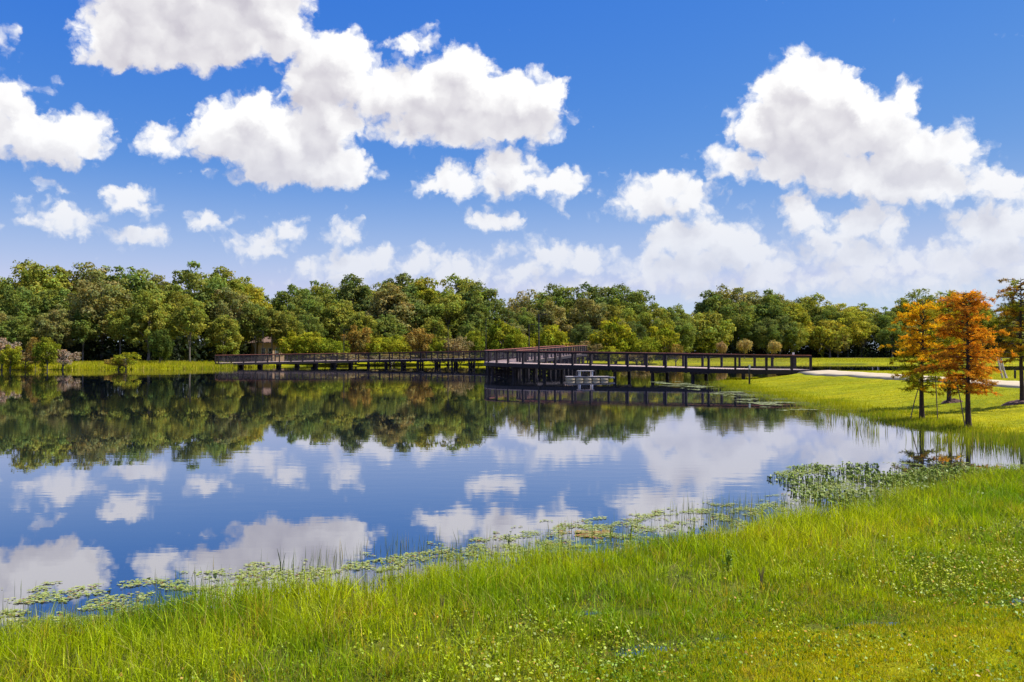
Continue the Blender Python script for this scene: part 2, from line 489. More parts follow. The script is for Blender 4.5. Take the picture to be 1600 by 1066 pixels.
def height(x, y):
    x = np.atleast_1d(np.asarray(x, float)); y = np.atleast_1d(np.asarray(y, float))
    P = np.stack([x, y], 1)
    wob = (fbm(x, y, 0.45, 3) - 0.5)
    dn = sdist(P, NEAR) + wob * np.where(y < 30, 1.1, 1.6)
    df = sdist(P, FAR) + (fbm(x, y, 0.12, 9) - 0.5) * 3.0
    lawn = smooth((y - 17) / 6)                       # 0 marsh side, 1 lawn side
    bump = (fbm(x, y, 1.6, 21, 3) - 0.5)
    hm = 0.03 * smooth(dn / 0.6) + 0.34 * smooth((dn - 2.9) / 3.2) + bump * 0.10 * smooth(dn / 0.8)
    hl = 0.07 * smooth(dn / 1.0) + 0.70 * smooth((dn - 0.5) / 8.5) + bump * 0.05
    gx, gy = x - .6, y - 6.0
    al = np.clip((gx * 3.6 + gy * 1.2) / 14.4, 0, 1)
    pud = np.exp(-((gx - al * 3.6) ** 2 + (gy - al * 1.2) ** 2) / (.10 + .16 * fbm(x, y, .9, 43)) ** 2)
    hm = hm - .052 * pud * (.35 + fbm(x, y, 2.2, 41))
    hn = np.where(dn > 0, hm * (1 - lawn) + hl * lawn, np.maximum(dn * 0.22, -0.8))
    big = smooth((x - 20) / 25)
    hf_in = (0.10 * smooth(df / 0.7) + 0.50 * smooth(df / 9) + 0.10 * smooth(df / 30)) * (1 - big) + (0.32 * smooth(df / 2.2) + .42 * np.clip(df / 85, 0, 1)) * big + (fbm(x, y, 0.3, 5) - 0.5) * (0.25 - .2 * big) * smooth(df / 4)
    hf = np.where(df > 0, hf_in, np.maximum(df * 0.2, -0.8))
    return np.maximum(hn, hf)
def h1(x, y): return float(height(x, y)[0])
def ground_at(px, py):
    """first point of the terrain met along a view direction: used to find where a thing stands"""
    d = ray(px, py)
    ks = np.concatenate([np.arange(4, 40, 0.1), np.arange(40, 260, 0.5)])
    pts = np.array([0, 0, CAM_Z]) + ks[:, None] * d / d[1]
    hh = height(pts[:, 0], pts[:, 1])
    i = int(np.argmax(pts[:, 2] <= np.maximum(hh, 0)))
    return float(pts[i, 0]), float(pts[i, 1])
def axis(*segs):
    a = []
    for lo, hi, st in segs: a += list(np.arange(lo, hi, st))
    return np.array(a + [segs[-1][1]])
def build_ground():
    xs = axis((-900, -200, 70), (-200, -100, 10), (-100, -14, 1.5), (-14, 32, 0.33), (32, 110, 1.5), (110, 200, 10), (200, 900, 70))
    ys = axis((-60, -4, 4), (-4, 30, 0.28), (30, 82, 0.7), (82, 100, 2.0), (100, 175, 0.9), (175, 260, 4), (260, 1500, 62))
    X, Y = np.meshgrid(xs, ys, indexing='ij')
    Z = height(X.ravel(), Y.ravel())
    V = np.stack([X.ravel(), Y.ravel(), Z], 1)
    ny = len(ys)
    i, j = np.meshgrid(np.arange(len(xs) - 1), np.arange(ny - 1), indexing='ij')
    a = (i * ny + j).ravel()
    F = np.stack([a, a + ny, a + ny + 1, a + 1], 1)
    # soil zones: r = lawn, g = leaf litter under the wood, rest marsh mud
    P = V[:, :2]
    dn, df = sdist(P, NEAR), sdist(P, FAR)
    lawn = np.where(dn > 0, smooth((P[:, 1] - 18) / 4) * smooth(dn / 1.5), 0)
    bank = np.where(df > 0, 1.0, 0.0)
    wood = np.where(df > 0, np.where(P[:, 0] < 28, smooth((df - 7) / 5), smooth((df - 70) / 5)), 0)
    near = np.where((dn > 0) & (P[:, 1] < 18), smooth((dn - 2.4) / 1.6) * 0.95, 0)
    z = np.stack([np.maximum(np.maximum(lawn, bank), near) * (1 - wood), wood, np.zeros(len(P))], 1)
    t = NT('ground_soil_and_turf')
    att = t.n('ShaderNodeSeparateColor', {0: t.n('ShaderNodeAttribute', attribute_name='tint').outputs['Color']})
    g = t.n('ShaderNodeTexCoord').outputs['Object']
    mp = t.n('ShaderNodeMapping', {'Vector': g, 'Scale': (1, 1, 1)}).outputs[0]
    n1, n2, n3 = t.noise(0.28, 5, 0.6, mp), t.noise(7.0, 5, 0.7, mp), t.noise(1.7, 4, 0.6, mp)
    lawn_c = t.ramp(n1, [(0.3, (0.26, 0.295, 0.001)), (0.5, (0.38, 0.37, 0.001)), (0.7, (0.48, 0.41, 0.002))])
    lawn_c = t.mul(lawn_c, t.ramp(n2, [(0.3, (0.55, 0.6, 0.5)), (0.7, (1.25, 1.2, 1.1))]))
    lawn_c = t.mul(lawn_c, t.ramp(n3, [(0.3, (0.78, 0.85, 0.8)), (0.7, (1.1, 1.08, 1.0))]))
    mw = t.n('ShaderNodeMapping', {'Vector': g, 'Rotation': (0, 0, .25), 'Scale': (.10, .9, 1)}).outputs[0]
    lawn_c = t.mul(lawn_c, t.ramp(t.noise(1.0, 4, 0.6, mw), [(0.36, (0.72, 0.74, 0.7)), (0.6, (1.06, 1.03, 1.0))]))
    n4 = t.noise(55.0, 4, 0.75, mp)
    mud = t.ramp(n3, [(0.3, (0.045, 0.055, 0.010)), (0.7, (0.13, 0.14, 0.018))])
    mud = t.mul(mud, t.ramp(n4, [(0.35, (0.35, 0.35, 0.4)), (0.65, (1.5, 1.5, 1.2))]))
    lit = t.ramp(n2, [(0.3, (0.022, 0.018, 0.010)), (0.7, (0.06, 0.045, 0.026))])
    lawn_c = t.mul(lawn_c, t.ramp(n4, [(0.35, (0.55, 0.62, 0.6)), (0.65, (1.2, 1.15, 1.1))]))
    c = t.mul(mud, lawn_c, 'MIX', att.outputs[0])
    c = t.mul(c, lit, 'MIX', att.outputs[1])
    bp = t.n('ShaderNodeBump', {'Strength': 0.6, 'Distance': 0.05, 'Height': n2}).outputs[0]
    m = t.done(t.n('ShaderNodeBsdfPrincipled', {'Base Color': c, 'Roughness': 0.95, 'Specular IOR Level': 0.1, 'Normal': bp}).outputs[0])
    o = link('ground', fast_mesh('ground', V, F, m, z, True))
    tag(o, 'grassy and marshy ground sheet around the lake', kind='structure')
build_ground()

def build_water():
    t = NT('lake_water')
    g = t.n('ShaderNodeTexCoord').outputs['Object']
    m1 = t.n('ShaderNodeMapping', {'Vector': g, 'Scale': (0.55, 1.3, 1.0)}).outputs[0]
    m2 = t.n('ShaderNodeMapping', {'Vector': g, 'Scale': (0.05, 0.11, 1.0)}).outputs[0]
    calm = t.ramp(t.noise(1.0, 3.0, 0.5, m2), [(0.42, (0.12, 0.12, 0.12)), (0.68, (1, 1, 1))])
    w = t.noise(2.2, 3.0, 0.5, m1)
    b = t.n('ShaderNodeBump', {'Strength': calm, 'Distance': 0.0022, 'Height': w}).outputs[0]
    rgh = t.n('ShaderNodeMapRange', {0: calm, 1: 0.0, 2: 1.0, 3: 0.008, 4: 0.035}).outputs[0]
    fr = t.n('ShaderNodeFresnel', {'IOR': 1.45, 'Normal': b}).outputs[0]
    fr = t.n('ShaderNodeMath', {0: fr, 1: 0.48}, operation='POWER').outputs[0]
    body = t.n('ShaderNodeBsdfDiffuse', {'Color': (0.008, 0.014, 0.024, 1)}).outputs[0]
    gl = t.n('ShaderNodeBsdfGlossy', {'Color': (0.94, 0.92, 0.97, 1), 'Roughness': rgh, 'Normal': b}).outputs[0]
    m = t.done(t.n('ShaderNodeMixShader', {0: fr, 1: body, 2: gl}).outputs[0])
    V = [(-900, -60, 0), (900, -60, 0), (900, 1500, 0), (-900, 1500, 0)]
    o = link('lake_water', fast_mesh('lake_water', V, [(0, 1, 2, 3)], m))
    tag(o, 'still dark lake reflecting clouds and trees', kind='structure')
build_water()

def build_path():
    # pale concrete walk from the boardwalk's end along the lawn
    L_ = [(20.6, 65.9), (19.6, 60), (19.1, 52), (18.9, 44), (18.7, 36), (18.4, 30), (18.0, 22), (18.2, 8)]
    R_ = [(22.5, 66.2), (21.8, 60), (21.4, 53), (21.2, 44), (21.0, 37), (20.8, 30), (21.0, 22), (21.2, 8)]
    def res(p, n=90):
        p = np.array(p); s = np.concatenate([[0], np.cumsum(np.hypot(*np.diff(p, axis=0).T))])
        q = np.linspace(0, s[-1], n)
        return np.stack([np.interp(q, s, p[:, 0]), np.interp(q, s, p[:, 1])], 1)
    A, B = res(L_), res(R_)
    V, F = [], []
    for i in range(len(A)):
        for k in range(5):
            p = A[i] * (1 - k / 4) + B[i] * k / 4
            V.append((p[0], p[1], max(h1(*p), h1(p[0] - .3, p[1]), h1(p[0] + .3, p[1])) + 0.05))
    n = len(A)
    F = [(i * 5 + k, i * 5 + k + 1, (i + 1) * 5 + k + 1, (i + 1) * 5 + k) for i in range(n - 1) for k in range(4)]
    V = np.array(V)
    # skirt so that the slab has an edge
    top = len(V)
    lo = V.copy(); lo[:, 2] -= 0.12
    V2 = np.concatenate([V, lo])
    for i in range(n - 1):
        a, b = i * 5, (i + 1) * 5
        F.append((a, b, b + top, a + top)); F.append((b + 4, a + 4, a + 4 + top, b + 4 + top))
    o = link('path', fast_mesh('path', V2, np.array(F), MAT['concrete'], None, False))
    tag(o, 'pale concrete footpath curving from the boardwalk across the lawn', kind='structure')
build_path()

# ------------------------------------------------------------------ boardwalk
CTRL = [(21.15, 65.2, .80), (16.4, 65.0, .86), (10.4, 69.0, 0.98), (4.0, 73.6, 1.08), (0.4, 77.2, 1.15), (-1.0, 81.5, 1.20), (0.3, 88, 1.30), (3.2, 98, 1.55),
        (6.0, 109, 1.80), (7.8, 116, 1.92), (8.4, 119.6, 1.94), (7.2, 122.8, 1.90), (3.6, 125.4, 1.65), (-3.9, 128.0, 1.28), (-18.6, 130.5, 1.02), (-30, 126.5, .84), (-40.0, 121.5, .66)]
def catmull(P, n=24):
    P = [np.array(p, float) for p in P]
    P = [2 * P[0] - P[1]] + P + [2 * P[-1] - P[-2]]
    out = []
    for i in range(1, len(P) - 2):
        for k in range(n):
            t = k / n
            a, b, c, d = P[i - 1], P[i], P[i + 1], P[i + 2]
            out.append(0.5 * (2 * b + (c - a) * t + (2 * a - 5 * b + 4 * c - d) * t * t + (3 * b - a - 3 * c + d) * t ** 3))
    out.append(P[-2])
    return np.array(out)
def build_boardwalk():
    C = catmull(CTRL)
    s = np.concatenate([[0], np.cumsum(np.linalg.norm(np.diff(C[:, :2], axis=0), axis=1))])
    Ltot = s[-1]
    def P(q): return np.array([np.interp(q, s, C[:, k]) for k in range(3)])
    def frame(q):
        a, b = P(max(q - .25, 0)), P(min(q + .25, Ltot))
        d = (b - a)[:2]; d /= np.linalg.norm(d)
        return P(q), d, np.array([-d[1], d[0]])
    HW, RAIL = 1.45, 1.04
    root = empty('boardwalk', (C[0][0], C[0][1], 0))
    tag(root, 'dark timber boardwalk with red-brown handrail zigzagging across the lake', 'boardwalk')
    inv = Matrix.Translation(root.location).inverted()
    def part(mb, name, mat, kind=None):
        o = mb.build(name, mat, root); o.matrix_parent_inverse = inv
        if kind: o['kind'] = kind
        return o
    # planks
    mb = MB(); q = 0.08
    while q < Ltot:
        c, d, n = frame(q)
        mb.box((c[0], c[1], c[2] - 0.02 + random.uniform(-.003, .003)), (0.135, 2 * HW + 0.10, 0.04), math.atan2(d[1], d[0]))
        q += 0.145
    part(mb, 'deck_planks', MAT['deck_wood'], 'stuff')
    # spans
    n_sp = int(Ltot / 1.62); st = Ltot / n_sp
    post_me = MB(); post_me.box((0, 0, 0), (0.15, 0.15, 1.40)); post_me = post_me.mesh('post', MAT['dark_wood'])
    sides = {}
    for sgn in (-1, 1):
        pts = []
        for i in range(n_sp + 1):
            c, d, n = frame(i * st)
            pts.append((c[0] + n[0] * sgn * HW, c[1] + n[1] * sgn * HW, c[2], math.atan2(d[1], d[0])))
        sides[sgn] = pts
        for i, p in enumerate(pts):
            o = link('post', post_me, root); o.matrix_parent_inverse = inv
            o.location = (p[0], p[1], p[2] + RAIL - 0.70 - 0.035); o.rotation_euler = (0, 0, p[3])
        cab = MB()
        for a, b in zip(pts[:-1], pts[1:]):
            va, vb = Vector(a[:3]), Vector(b[:3])
            ext = (vb - va).normalized() * 0.02
            mb = MB(); up = Vector((0, 0, RAIL - 0.013))
            mb.bar(va + up - ext, vb + up + ext, 0.20, 0.045)
            part(mb, 'top_rail', MAT['rail_wood'])
            mb = MB(); up = Vector((0, 0, RAIL - 0.11))
            mb.bar(va + up, vb + up, 0.05, 0.11)
            part(mb, 'sub_rail', MAT['dark_wood'])
            out = Vector((va.y - vb.y, vb.x - va.x, 0)).normalized() * (0.075 * sgn)
            mb = MB(); up = Vector((0, 0, -0.19))
            mb.bar(va + up + out - ext, vb + up + out + ext, 0.05, 0.29)
            part(mb, 'rim_joist', MAT['dark_wood'])
            for k in range(8):
                up = Vector((0, 0, 0.09 + k * 0.102))
                cab.bar(va + up, vb + up, 0.011, 0.011)
        part(cab, 'cable_infill', MAT['steel'], 'stuff')
    # pile bents
    q = 1.2
    k = 0
    while q < Ltot - 0.6:
        c, d, n = frame(q)
        gz = h1(c[0], c[1])
        top = c[2] - 0.36
        if gz < top - 0.05:
            zb = min(gz, -0.2) - 0.3
            offs = (-1.15, 0.0, 1.15) if q > 22 else (-1.2, 1.2)
            ends = []
            for o_ in offs:
                mb = MB(); x, y = c[0] + n[0] * o_, c[1] + n[1] * o_
                mb.tube([(x, y, zb), (x, y, top - 0.14)], [0.14, 0.13], 8)
                part(mb, 'pile', MAT['dark_wood']); ends.append((x, y))
            mb = MB()
            a, b = ends[0], ends[-1]
            e = np.array([a[0] - b[0], a[1] - b[1]]); e /= np.linalg.norm(e)
            mb.bar((a[0] + e[0] * .25, a[1] + e[1] * .25, top), (b[0] - e[0] * .25, b[1] - e[1] * .25, top), 0.24, 0.26)
            part(mb, 'cross_beam', MAT['dark_wood'])
            if top > 0.45 and k % 2 == 0 and q > 22:
                mb = MB()
                dd = Vector((d[0], d[1], 0)) * 0.16
                mb.bar(Vector((a[0], a[1], 0.08)) + dd, Vector((b[0], b[1], top - 0.2)) + dd, 0.05, 0.16)
                mb.bar(Vector((b[0], b[1], 0.08)) - dd, Vector((a[0], a[1], top - 0.2)) - dd, 0.05, 0.16)
                part(mb, 'brace', MAT['dark_wood'])
        q += 2.55 if q > 42 else 3.25
        k += 1
    return sides
RAILS = build_boardwalk()

def lamp_post(loc, hgt, arm, label):
    root = empty('lamp_post', loc)
    tag(root, label, 'lamp post', 'lamp posts along the boardwalk')
    mb = MB(); mb.tube([(0, 0, -0.3), (0, 0, hgt)], [0.065, 0.045], 8); mb.build('pole', MAT['pole'], root)
    mb = MB(); mb.box((0, 0, 0.12), (0.2, 0.2, 0.24)); mb.build('base', MAT['pole'], root)
    mb = MB(); mb.bar((0, 0, hgt - 0.04), (arm * 0.32, 0, hgt), 0.05, 0.05); mb.build('arm', MAT['pole'], root)
    mb = MB(); mb.box((arm * 0.48, 0, hgt), (0.40, 0.22, 0.07)); mb.build('lamp_head', MAT['pole'], root)
def rail_point(px, rng_y, sgn_choice):
    best = None
    for sg in sgn_choice:
        for p in RAILS[sg]:
            if rng_y[0] <= p[1] <= rng_y[1]:
                e = abs(px_of(p[0], p[1]) - px)
                if best is None or e < best[0]: best = (e, p)
    return best[1]
for px, yr, top, arm, lab in ((839, (66, 76), 491, 1, 'tall lamp post on the near rail of the boardwalk, arm to the right'),
                         (829, (90, 110), 507, 1, 'lamp post half hidden behind the tall near one, on the rising ramp'),
                         (757, (124, 135), 497, 1, 'lamp post above the corner where the near boardwalk overlaps the far run'),
                         (700, (124, 135), 509, 1, 'thin lamp post over the orange bushes of the far boardwalk run'),
                         (533, (124, 135), 515, 1, 'thin lamp post midway along the far boardwalk run, beside brown bushes'),
                         (411, (118, 130), 517, -1, 'thin lamp post on the far boardwalk run beside the peach house')):
    p = rail_point(px, yr, (1, -1))
    zt = CAM_Z + (HOR - top) / F_PX * p[1]
    lamp_post((p[0], p[1] - 0.16, p[2]), zt - p[2], arm, lab)

def pontoon():
    x, y, _ = at(917, 594.5)
    root = empty('pontoon_float', (x, y, 0), 0.06)
    tag(root, 'small cream pontoon float with a low open frame beside the boardwalk', 'pontoon')
    for k in range(5):
        mb = MB(); xx = -1.2 + k * 0.6
        mb.tube([(xx - .285, -.45, .08), (xx - .26, -.45, .08), (xx + .26, -.45, .08), (xx + .285, -.45, .08)], [.10, .17, .17, .10], 10)
        mb.tube([(xx - .285, .45, .08), (xx - .26, .45, .08), (xx + .26, .45, .08), (xx + .285, .45, .08)], [.10, .17, .17, .10], 10)
        mb.build('float', MAT['cream'], root, True)
    mb = MB(); mb.box((0.05, 0, .27), (3.15, 1.25, .05)); mb.build('deck', MAT['grey_wood'], root)
    mb = MB(); mb.box((1.75, 0, .20), (0.5, .7, .10)); mb.build('bow', MAT['grey_wood'], root)
    for sx, sy in ((-.55, -.4), (.35, -.4), (-.55, .4), (.35, .4)):
        mb = MB(); mb.box((sx, sy, .48), (.08, .08, .38)); mb.build('frame_post', MAT['white'], root)
    mb = MB(); mb.box((-.1, 0, .69), (1.15, .98, .05)); mb.build('frame_top', MAT['grey_wood'], root)
    mb = MB(); mb.box((-.15, 0, .43), (.35, .45, .26)); mb.tube([(-.15, 0, .5), (-.15, 0, .66)], [.07, .05], 8); mb.build('motor_box', MAT['pole'], root)
pontoon()

def sign(px, py, hgt, pw, ph, label, post_mat, pan_mat, name='sign_post'):
    x, y = ground_at(px, py); z = h1(x, y)
    root = empty(name, (x, y, z))
    tag(root, label, 'sign')
    mb = MB(); mb.box((0, 0, hgt / 2 - .1), (.09, .09, hgt + .2)); mb.build('post', post_mat, root)
    mb = MB(); mb.box((0, -.062, hgt - ph / 2), (pw, .025, ph)); mb.build('sign_panel', pan_mat, root)
    mb = MB(); mb.box((0, -.079, hgt - ph * .3), (pw * .7, .006, ph * .18)); mb.build('sign_stripe', MAT['white'], root)
sign(1267, 581, 1.45, .22, .42, 'pale green sign on a dark post at the boardwalk end', MAT['pole'], MAT['sign_green'])
sign(1171, 602, 1.20, .10, .26, 'short dark marker post with white top on the shore lawn', MAT['pole'], MAT['white'], 'marker_post')
p_ = RAILS[1][0] if RAILS[1][0][1] > RAILS[-1][0][1] else RAILS[-1][0]
sgn = empty('notice_sign', (p_[0] - .1, p_[1] + .12, p_[2] - .1)); tag(sgn, 'small white notice fixed behind the last boardwalk post', 'sign')
mb = MB(); mb.box((0, 0, .65), (.07, .05, 1.3)); mb.build('post', MAT['pole'], sgn)
mb = MB(); mb.box((0, -.045, 1.22), (.16, .02, .22)); mb.build('sign_panel', MAT['white'], sgn)

def stakes(name, feet, top, label, cat, mat, r=0.03):
    x, y = feet[0][0], feet[0][1]
    root = empty(name, (x, y, h1(x, y)))
    tag(root, label, cat)
    for f in feet:
        z = h1(*f[:2]) - h1(x, y)
        mb = MB(); mb.tube([(f[0] - x, f[1] - y, z - .1), (f[0] - x + f[2], f[1] - y + f[3], z + top)], [r, r * .8], 6); mb.build('stake', mat, root)
g_ = ground_at(1371, 576.5)
stakes('support_stakes', [(g_[0] - .35, g_[1], -.28, 0), (g_[0] + .05, g_[1], .12, 0), (g_[0] + .05, g_[1] + .25, -.02, -.2)], 1.0, 'pale leaning stakes on the strip beyond the path, before the far water', 'stakes', MAT['grey_wood'], .045)
g_ = ground_at(1569, 591)
stakes('support_stakes', [(g_[0] - .05, g_[1], -.28, 0), (g_[0] + .12, g_[1], -.22, .1), (g_[0] + .3, g_[1] + .2, -.5, 0)], 1.0, 'bundle of leaning grey stakes between the rust and olive cypresses', 'stakes', MAT['grey_wood'], .045)
g_ = ground_at(1586, 592)
mb = MB(); mb.tube([(0, 0, -.1), (0, 0, .38), (0, 0, .42)], [.05, .05, .02], 8)
o_ = mb.build('path_bollard', MAT['pole']); o_.location = (g_[0], g_[1], h1(*g_)); tag(o_, 'knee-high grey bollard beyond the path by the olive cypress', 'bollard')

def house():
    x, y, _ = atd(424, 551, 143)
    z = h1(x, y)
    root = empty('house', (x, y, z), math.radians(32))
    tag(root, 'peach stucco house glimpsed between trees behind the far boardwalk run', 'house')
    mb = MB(); mb.box((0, 2.3, 1.5), (4.2, 4.6, 3.1)); mb.build('wall', MAT['stucco'], root)
    mb = MB()
    mb.add([(-2.5, -.4, 3.03), (2.5, -.4, 3.03), (2.5, 5, 3.03), (-2.5, 5, 3.03), (-.4, 2.3, 4.1), (.4, 2.3, 4.1)],
           [(3, 2, 1, 0), (0, 1, 5, 4), (1, 2, 5), (2, 3, 4, 5), (3, 0, 4)])
    mb.build('roof', MAT['roof'], root)
    for wx in (-1.3, -.2, .95):
        mb = MB(); mb.box((wx, -.03, 1.55), (.62, .07, 1.3)); w = mb.build('window', MAT['white'], root)
        for dz in (-.31, .31):
            mb = MB(); mb.box((wx, -.055, 1.55 + dz), (.50, .05, .54)); mb.build('pane', MAT['glass'], w)
house()

# ------------------------------------------------------------------ foliage tools
def unit(v): return v / np.maximum(np.linalg.norm(v, axis=1, keepdims=True), 1e-9)
def rand_dirs(r, n): return unit(r.normal(size=(n, 3)))
def cards(r, C, N, ln, wd):
    """diamond leaf faces at C facing N; ln, wd half length and half width"""
    n = len(C)
    t = unit(np.cross(N, rand_dirs(r, n))); b = np.cross(N, t)
    ln, wd = np.broadcast_to(ln, n)[:, None], np.broadcast_to(wd, n)[:, None]
    fold = N * (wd * 0.35)
    V = np.stack([C + t * ln, C + b * wd + fold, C - t * ln, C - b * wd + fold], 1).reshape(-1, 3)
    F = np.arange(n * 4).reshape(n, 4)
    return V, F
def tint_of(r, n, lo=.65, hi=1.35, hue=.12):
    b = r.uniform(lo, hi, n)[:, None]
    h = r.normal(0, hue, n)[:, None]
    return np.concatenate([b * (1 + h), b, b * (1 - h * .5)], 1)
def crown_mesh(name, seed, rad, zlo, zhi, nclump, per, leaf, shape='round', clump=(.22, .36), mat=None, drop=0.0):
    r = np.random.default_rng(seed)
    zc, hz = (zlo + zhi) / 2, (zhi - zlo) / 2
    cs, rs = [], []
    tries = 0
    while len(cs) < nclump and tries < 8000:
        tries += 1
        d = rand_dirs(r, 1)[0]
        k = r.uniform(.35, 1.0) ** .6
        if d[2] < -.7 and r.random() < .5: continue
        p = np.array([d[0] * rad, d[1] * rad, d[2] * hz]) * k * r.uniform(.82, 1.08)
        if shape == 'tall': p[:2] *= (1.0 - .35 * p[2] / hz)
        if shape == 'flat': p[:2] *= (1.0 + .25 * min(0, p[2] / hz))
        if shape == 'cone': p[:2] *= max(.15, .62 - .55 * p[2] / hz)
        rc = r.uniform(*clump) * rad
        p[2] = p[2] * (1 - .5 * rc / hz)
        if any(np.linalg.norm(p - c) < .46 * (rc + q) for c, q in zip(cs, rs)): continue
        cs.append(p); rs.append(rc)
    Vs, Fs, Ts, o = [], [], [], 0
    for c, rc in zip(cs, rs):
        n = int(per * (rc / (rad * np.mean(clump))) ** 2)
        d = rand_dirs(r, n)
        d[:, 2] = np.where((d[:, 2] < -.2) & (r.random(n) < .6), -d[:, 2], d[:, 2])
        lump = 1 + .28 * np.sin(d[:, 0] * 5 + c[0] * 3) * np.sin(d[:, 1] * 5 + c[1] * 3) + .16 * np.sin(d[:, 2] * 9 + c[2])
        k = rc * lump * r.uniform(.55, 1.06, n) ** .7
        C = c + d * k[:, None] * np.array([1, 1, .92]) + np.array([0, 0, zc])
        if drop: C[:, 2] -= drop * r.random(n) ** 2 * rad
        N = unit(d + r.normal(0, .55, (n, 3)) + np.array([0, 0, .35]))
        L = leaf * r.uniform(.6, 1.3, n)
        V, F = cards(r, C, N, L, L * r.uniform(.42, .7, n))
        T = tint_of(r, n, .55, 1.4) * r.uniform(.76, 1.26) * np.array([r.uniform(.9, 1.15), 1, r.uniform(.8, 1.1)])
        Vs.append(V); Fs.append(F + o); o += len(V); Ts.append(np.repeat(T, 4, 0))
    return fast_mesh(name, np.concatenate(Vs), np.concatenate(Fs), mat or MAT['leaf'], np.concatenate(Ts)), [c + np.array([0, 0, zc]) for c in cs]
def trunk_mesh(name, seed, tops, h, r0, lean=.03, nl=9, mat=None):
    r = np.random.default_rng(seed + 900)
    mb = MB()
    pts, rad = [], []
    for i in range(7):
        t = i / 6
        pts.append((math.sin(t * 3 + seed) * lean * h * t, math.cos(t * 2.3 + seed) * lean * h * t, -.25 + t * (h + .25)))
        rad.append(r0 * ((1 - t) ** .8 * .85 + .15) * (1.45 if i == 0 else 1))
    mb.tube(pts, rad, 8)
    idx = r.permutation(len(tops))[:nl]
    for i in idx:
        e = np.array(tops[i])
        z0 = np.clip(e[2] - r.uniform(.12, .3) * h, h * .22, h * .96)
        k = int(np.clip((z0 + .25) / (h + .25) * 6, 0, 6))
        a = Vector(pts[k]); e = Vector(e)
        m = a.lerp(e, .5) + Vector((0, 0, .06 * h))
        mb.tube([a, m, e], [rad[k] * .62, rad[k] * .38, rad[k] * .1], 5, False)
    return mb.mesh(name, mat or MAT['bark'], True)

# prototypes, ten units tall
PROTO = {}
def proto(key, **kw):
    tr = dict(h=kw.pop('th', 7.5), r0=kw.pop('r0', .22), nl=kw.pop('nl', 12), lean=kw.pop('lean', .03))
    cm, tops = crown_mesh('crown', mat=MAT['leaf'], **kw)
    PROTO[key] = (cm, trunk_mesh('trunk', kw['seed'], tops, **tr))
for i, (rad, zlo, sh) in enumerate(((3.7, 1.0, 'round'), (3.3, 1.6, 'round'), (3.9, 1.3, 'flat'), (3.1, 1.2, 'tall'), (3.6, .6, 'round'), (3.3, 1.0, 'tall'))):
    proto('oak%d' % i, seed=40 + i, rad=rad, zlo=zlo, zhi=10.0, nclump=100, per=170, leaf=.14, shape=sh, clump=(.11, .28))
for i in range(3):   # front-edge trees with long bare stems
    proto('edge%d' % i, seed=70 + i, rad=2.5 + .3 * i, zlo=3.6 - .3 * i, zhi=10.0, nclump=54, per=190, leaf=.14, shape='round', clump=(.16, .31), r0=.15, lean=.05)
for i in range(3):   # bushes, foliage to the ground
    proto('bush%d' % i, seed=90 + i, rad=5.0 + .8 * i, zlo=0.2, zhi=10.0, nclump=40, per=190, leaf=.30, shape='flat', clump=(.18, .36), th=6, r0=.3)
proto('airy0', seed=141, rad=3.4, zlo=2.0, zhi=10.0, nclump=62, per=62, leaf=.13, shape='round', clump=(.10, .22), nl=46, th=8.6)
proto('airy1', seed=142, rad=3.0, zlo=2.8, zhi=10.0, nclump=50, per=74, leaf=.13, shape='tall', clump=(.10, .24), nl=40, th=8.8)
proto('thin0', seed=120, rad=4.2, zlo=0.6, zhi=10.0, nclump=34, per=70, leaf=.24, shape='flat', clump=(.14, .3), th=7, r0=.2, nl=24)
proto('weep0', seed=131, rad=3.9, zlo=4.2, zhi=10.0, nclump=30, per=150, leaf=.26, shape='flat', clump=(.2, .34), th=7.5, r0=.22, drop=.55)

def plant(kind, name, loc, hgt, color, rz, label, cat, group=None, wide=1.0, part='crown', trunk_part='trunk'):
    cm, tm = PROTO[kind]
    root = empty(name, loc, rz)
    tag(root, label, cat, group)
    s = hgt / 10.0
    c = link(part, cm, root); c.scale = (s * wide, s * wide, s); c.color = (*color, 1)
    t = link(trunk_part, tm, root); t.scale = (s * wide, s * wide, s)
    return root
ORD = ['first', 'second', 'third', 'fourth', 'fifth', 'sixth', 'seventh', 'eighth', 'ninth', 'tenth', 'eleventh', 'twelfth', 'thirteenth', 'fourteenth', 'fifteenth', 'sixteenth', 'seventeenth', 'eighteenth', 'nineteenth', 'twentieth', 'twenty-first', 'twenty-second', 'twenty-third', 'twenty-fourth']

# ------------------------------------------------------------------ the wood beyond the lake
SKY = np.array([(-500, 430), (-200, 425), (0, 416), (50, 408), (100, 403), (150, 402), (195, 412), (230, 405), (270, 409), (310, 406), (345, 418), (370, 424), (410, 432), (440, 441), (460, 432), (500, 432), (520, 425), (545, 428), (580, 426), (620, 425),
   (650, 423), (690, 428), (740, 432), (775, 440), (800, 437), (830, 445), (860, 447), (900, 443), (935, 437), (960, 443), (990, 444), (1020, 450), (1050, 458), (1064, 482), (1090, 486), (1106, 452), (1130, 434), (1170, 437), (1200, 446),
   (1240, 444), (1275, 453), (1300, 465), (1330, 474), (1360, 470), (1400, 460), (1440, 450), (1480, 455), (1530, 465), (1600, 470), (2100, 470)], float)
BASE = np.array([(-500, 122), (0, 121), (300, 124), (360, 132), (420, 148), (600, 152), (800, 158), (1040, 164), (1075, 225), (1250, 236), (1450, 246), (1700, 250), (2100, 250)], float)
ZONES = [(-900, 345, 'behind the left bank'), (345, 560, 'around the peach house'), (560, 800, 'behind the far boardwalk run'), (800, 1068, 'behind the boardwalk corner'), (1068, 1330, 'behind the weeping trees'), (1330, 9999, 'behind the orange cypresses')]
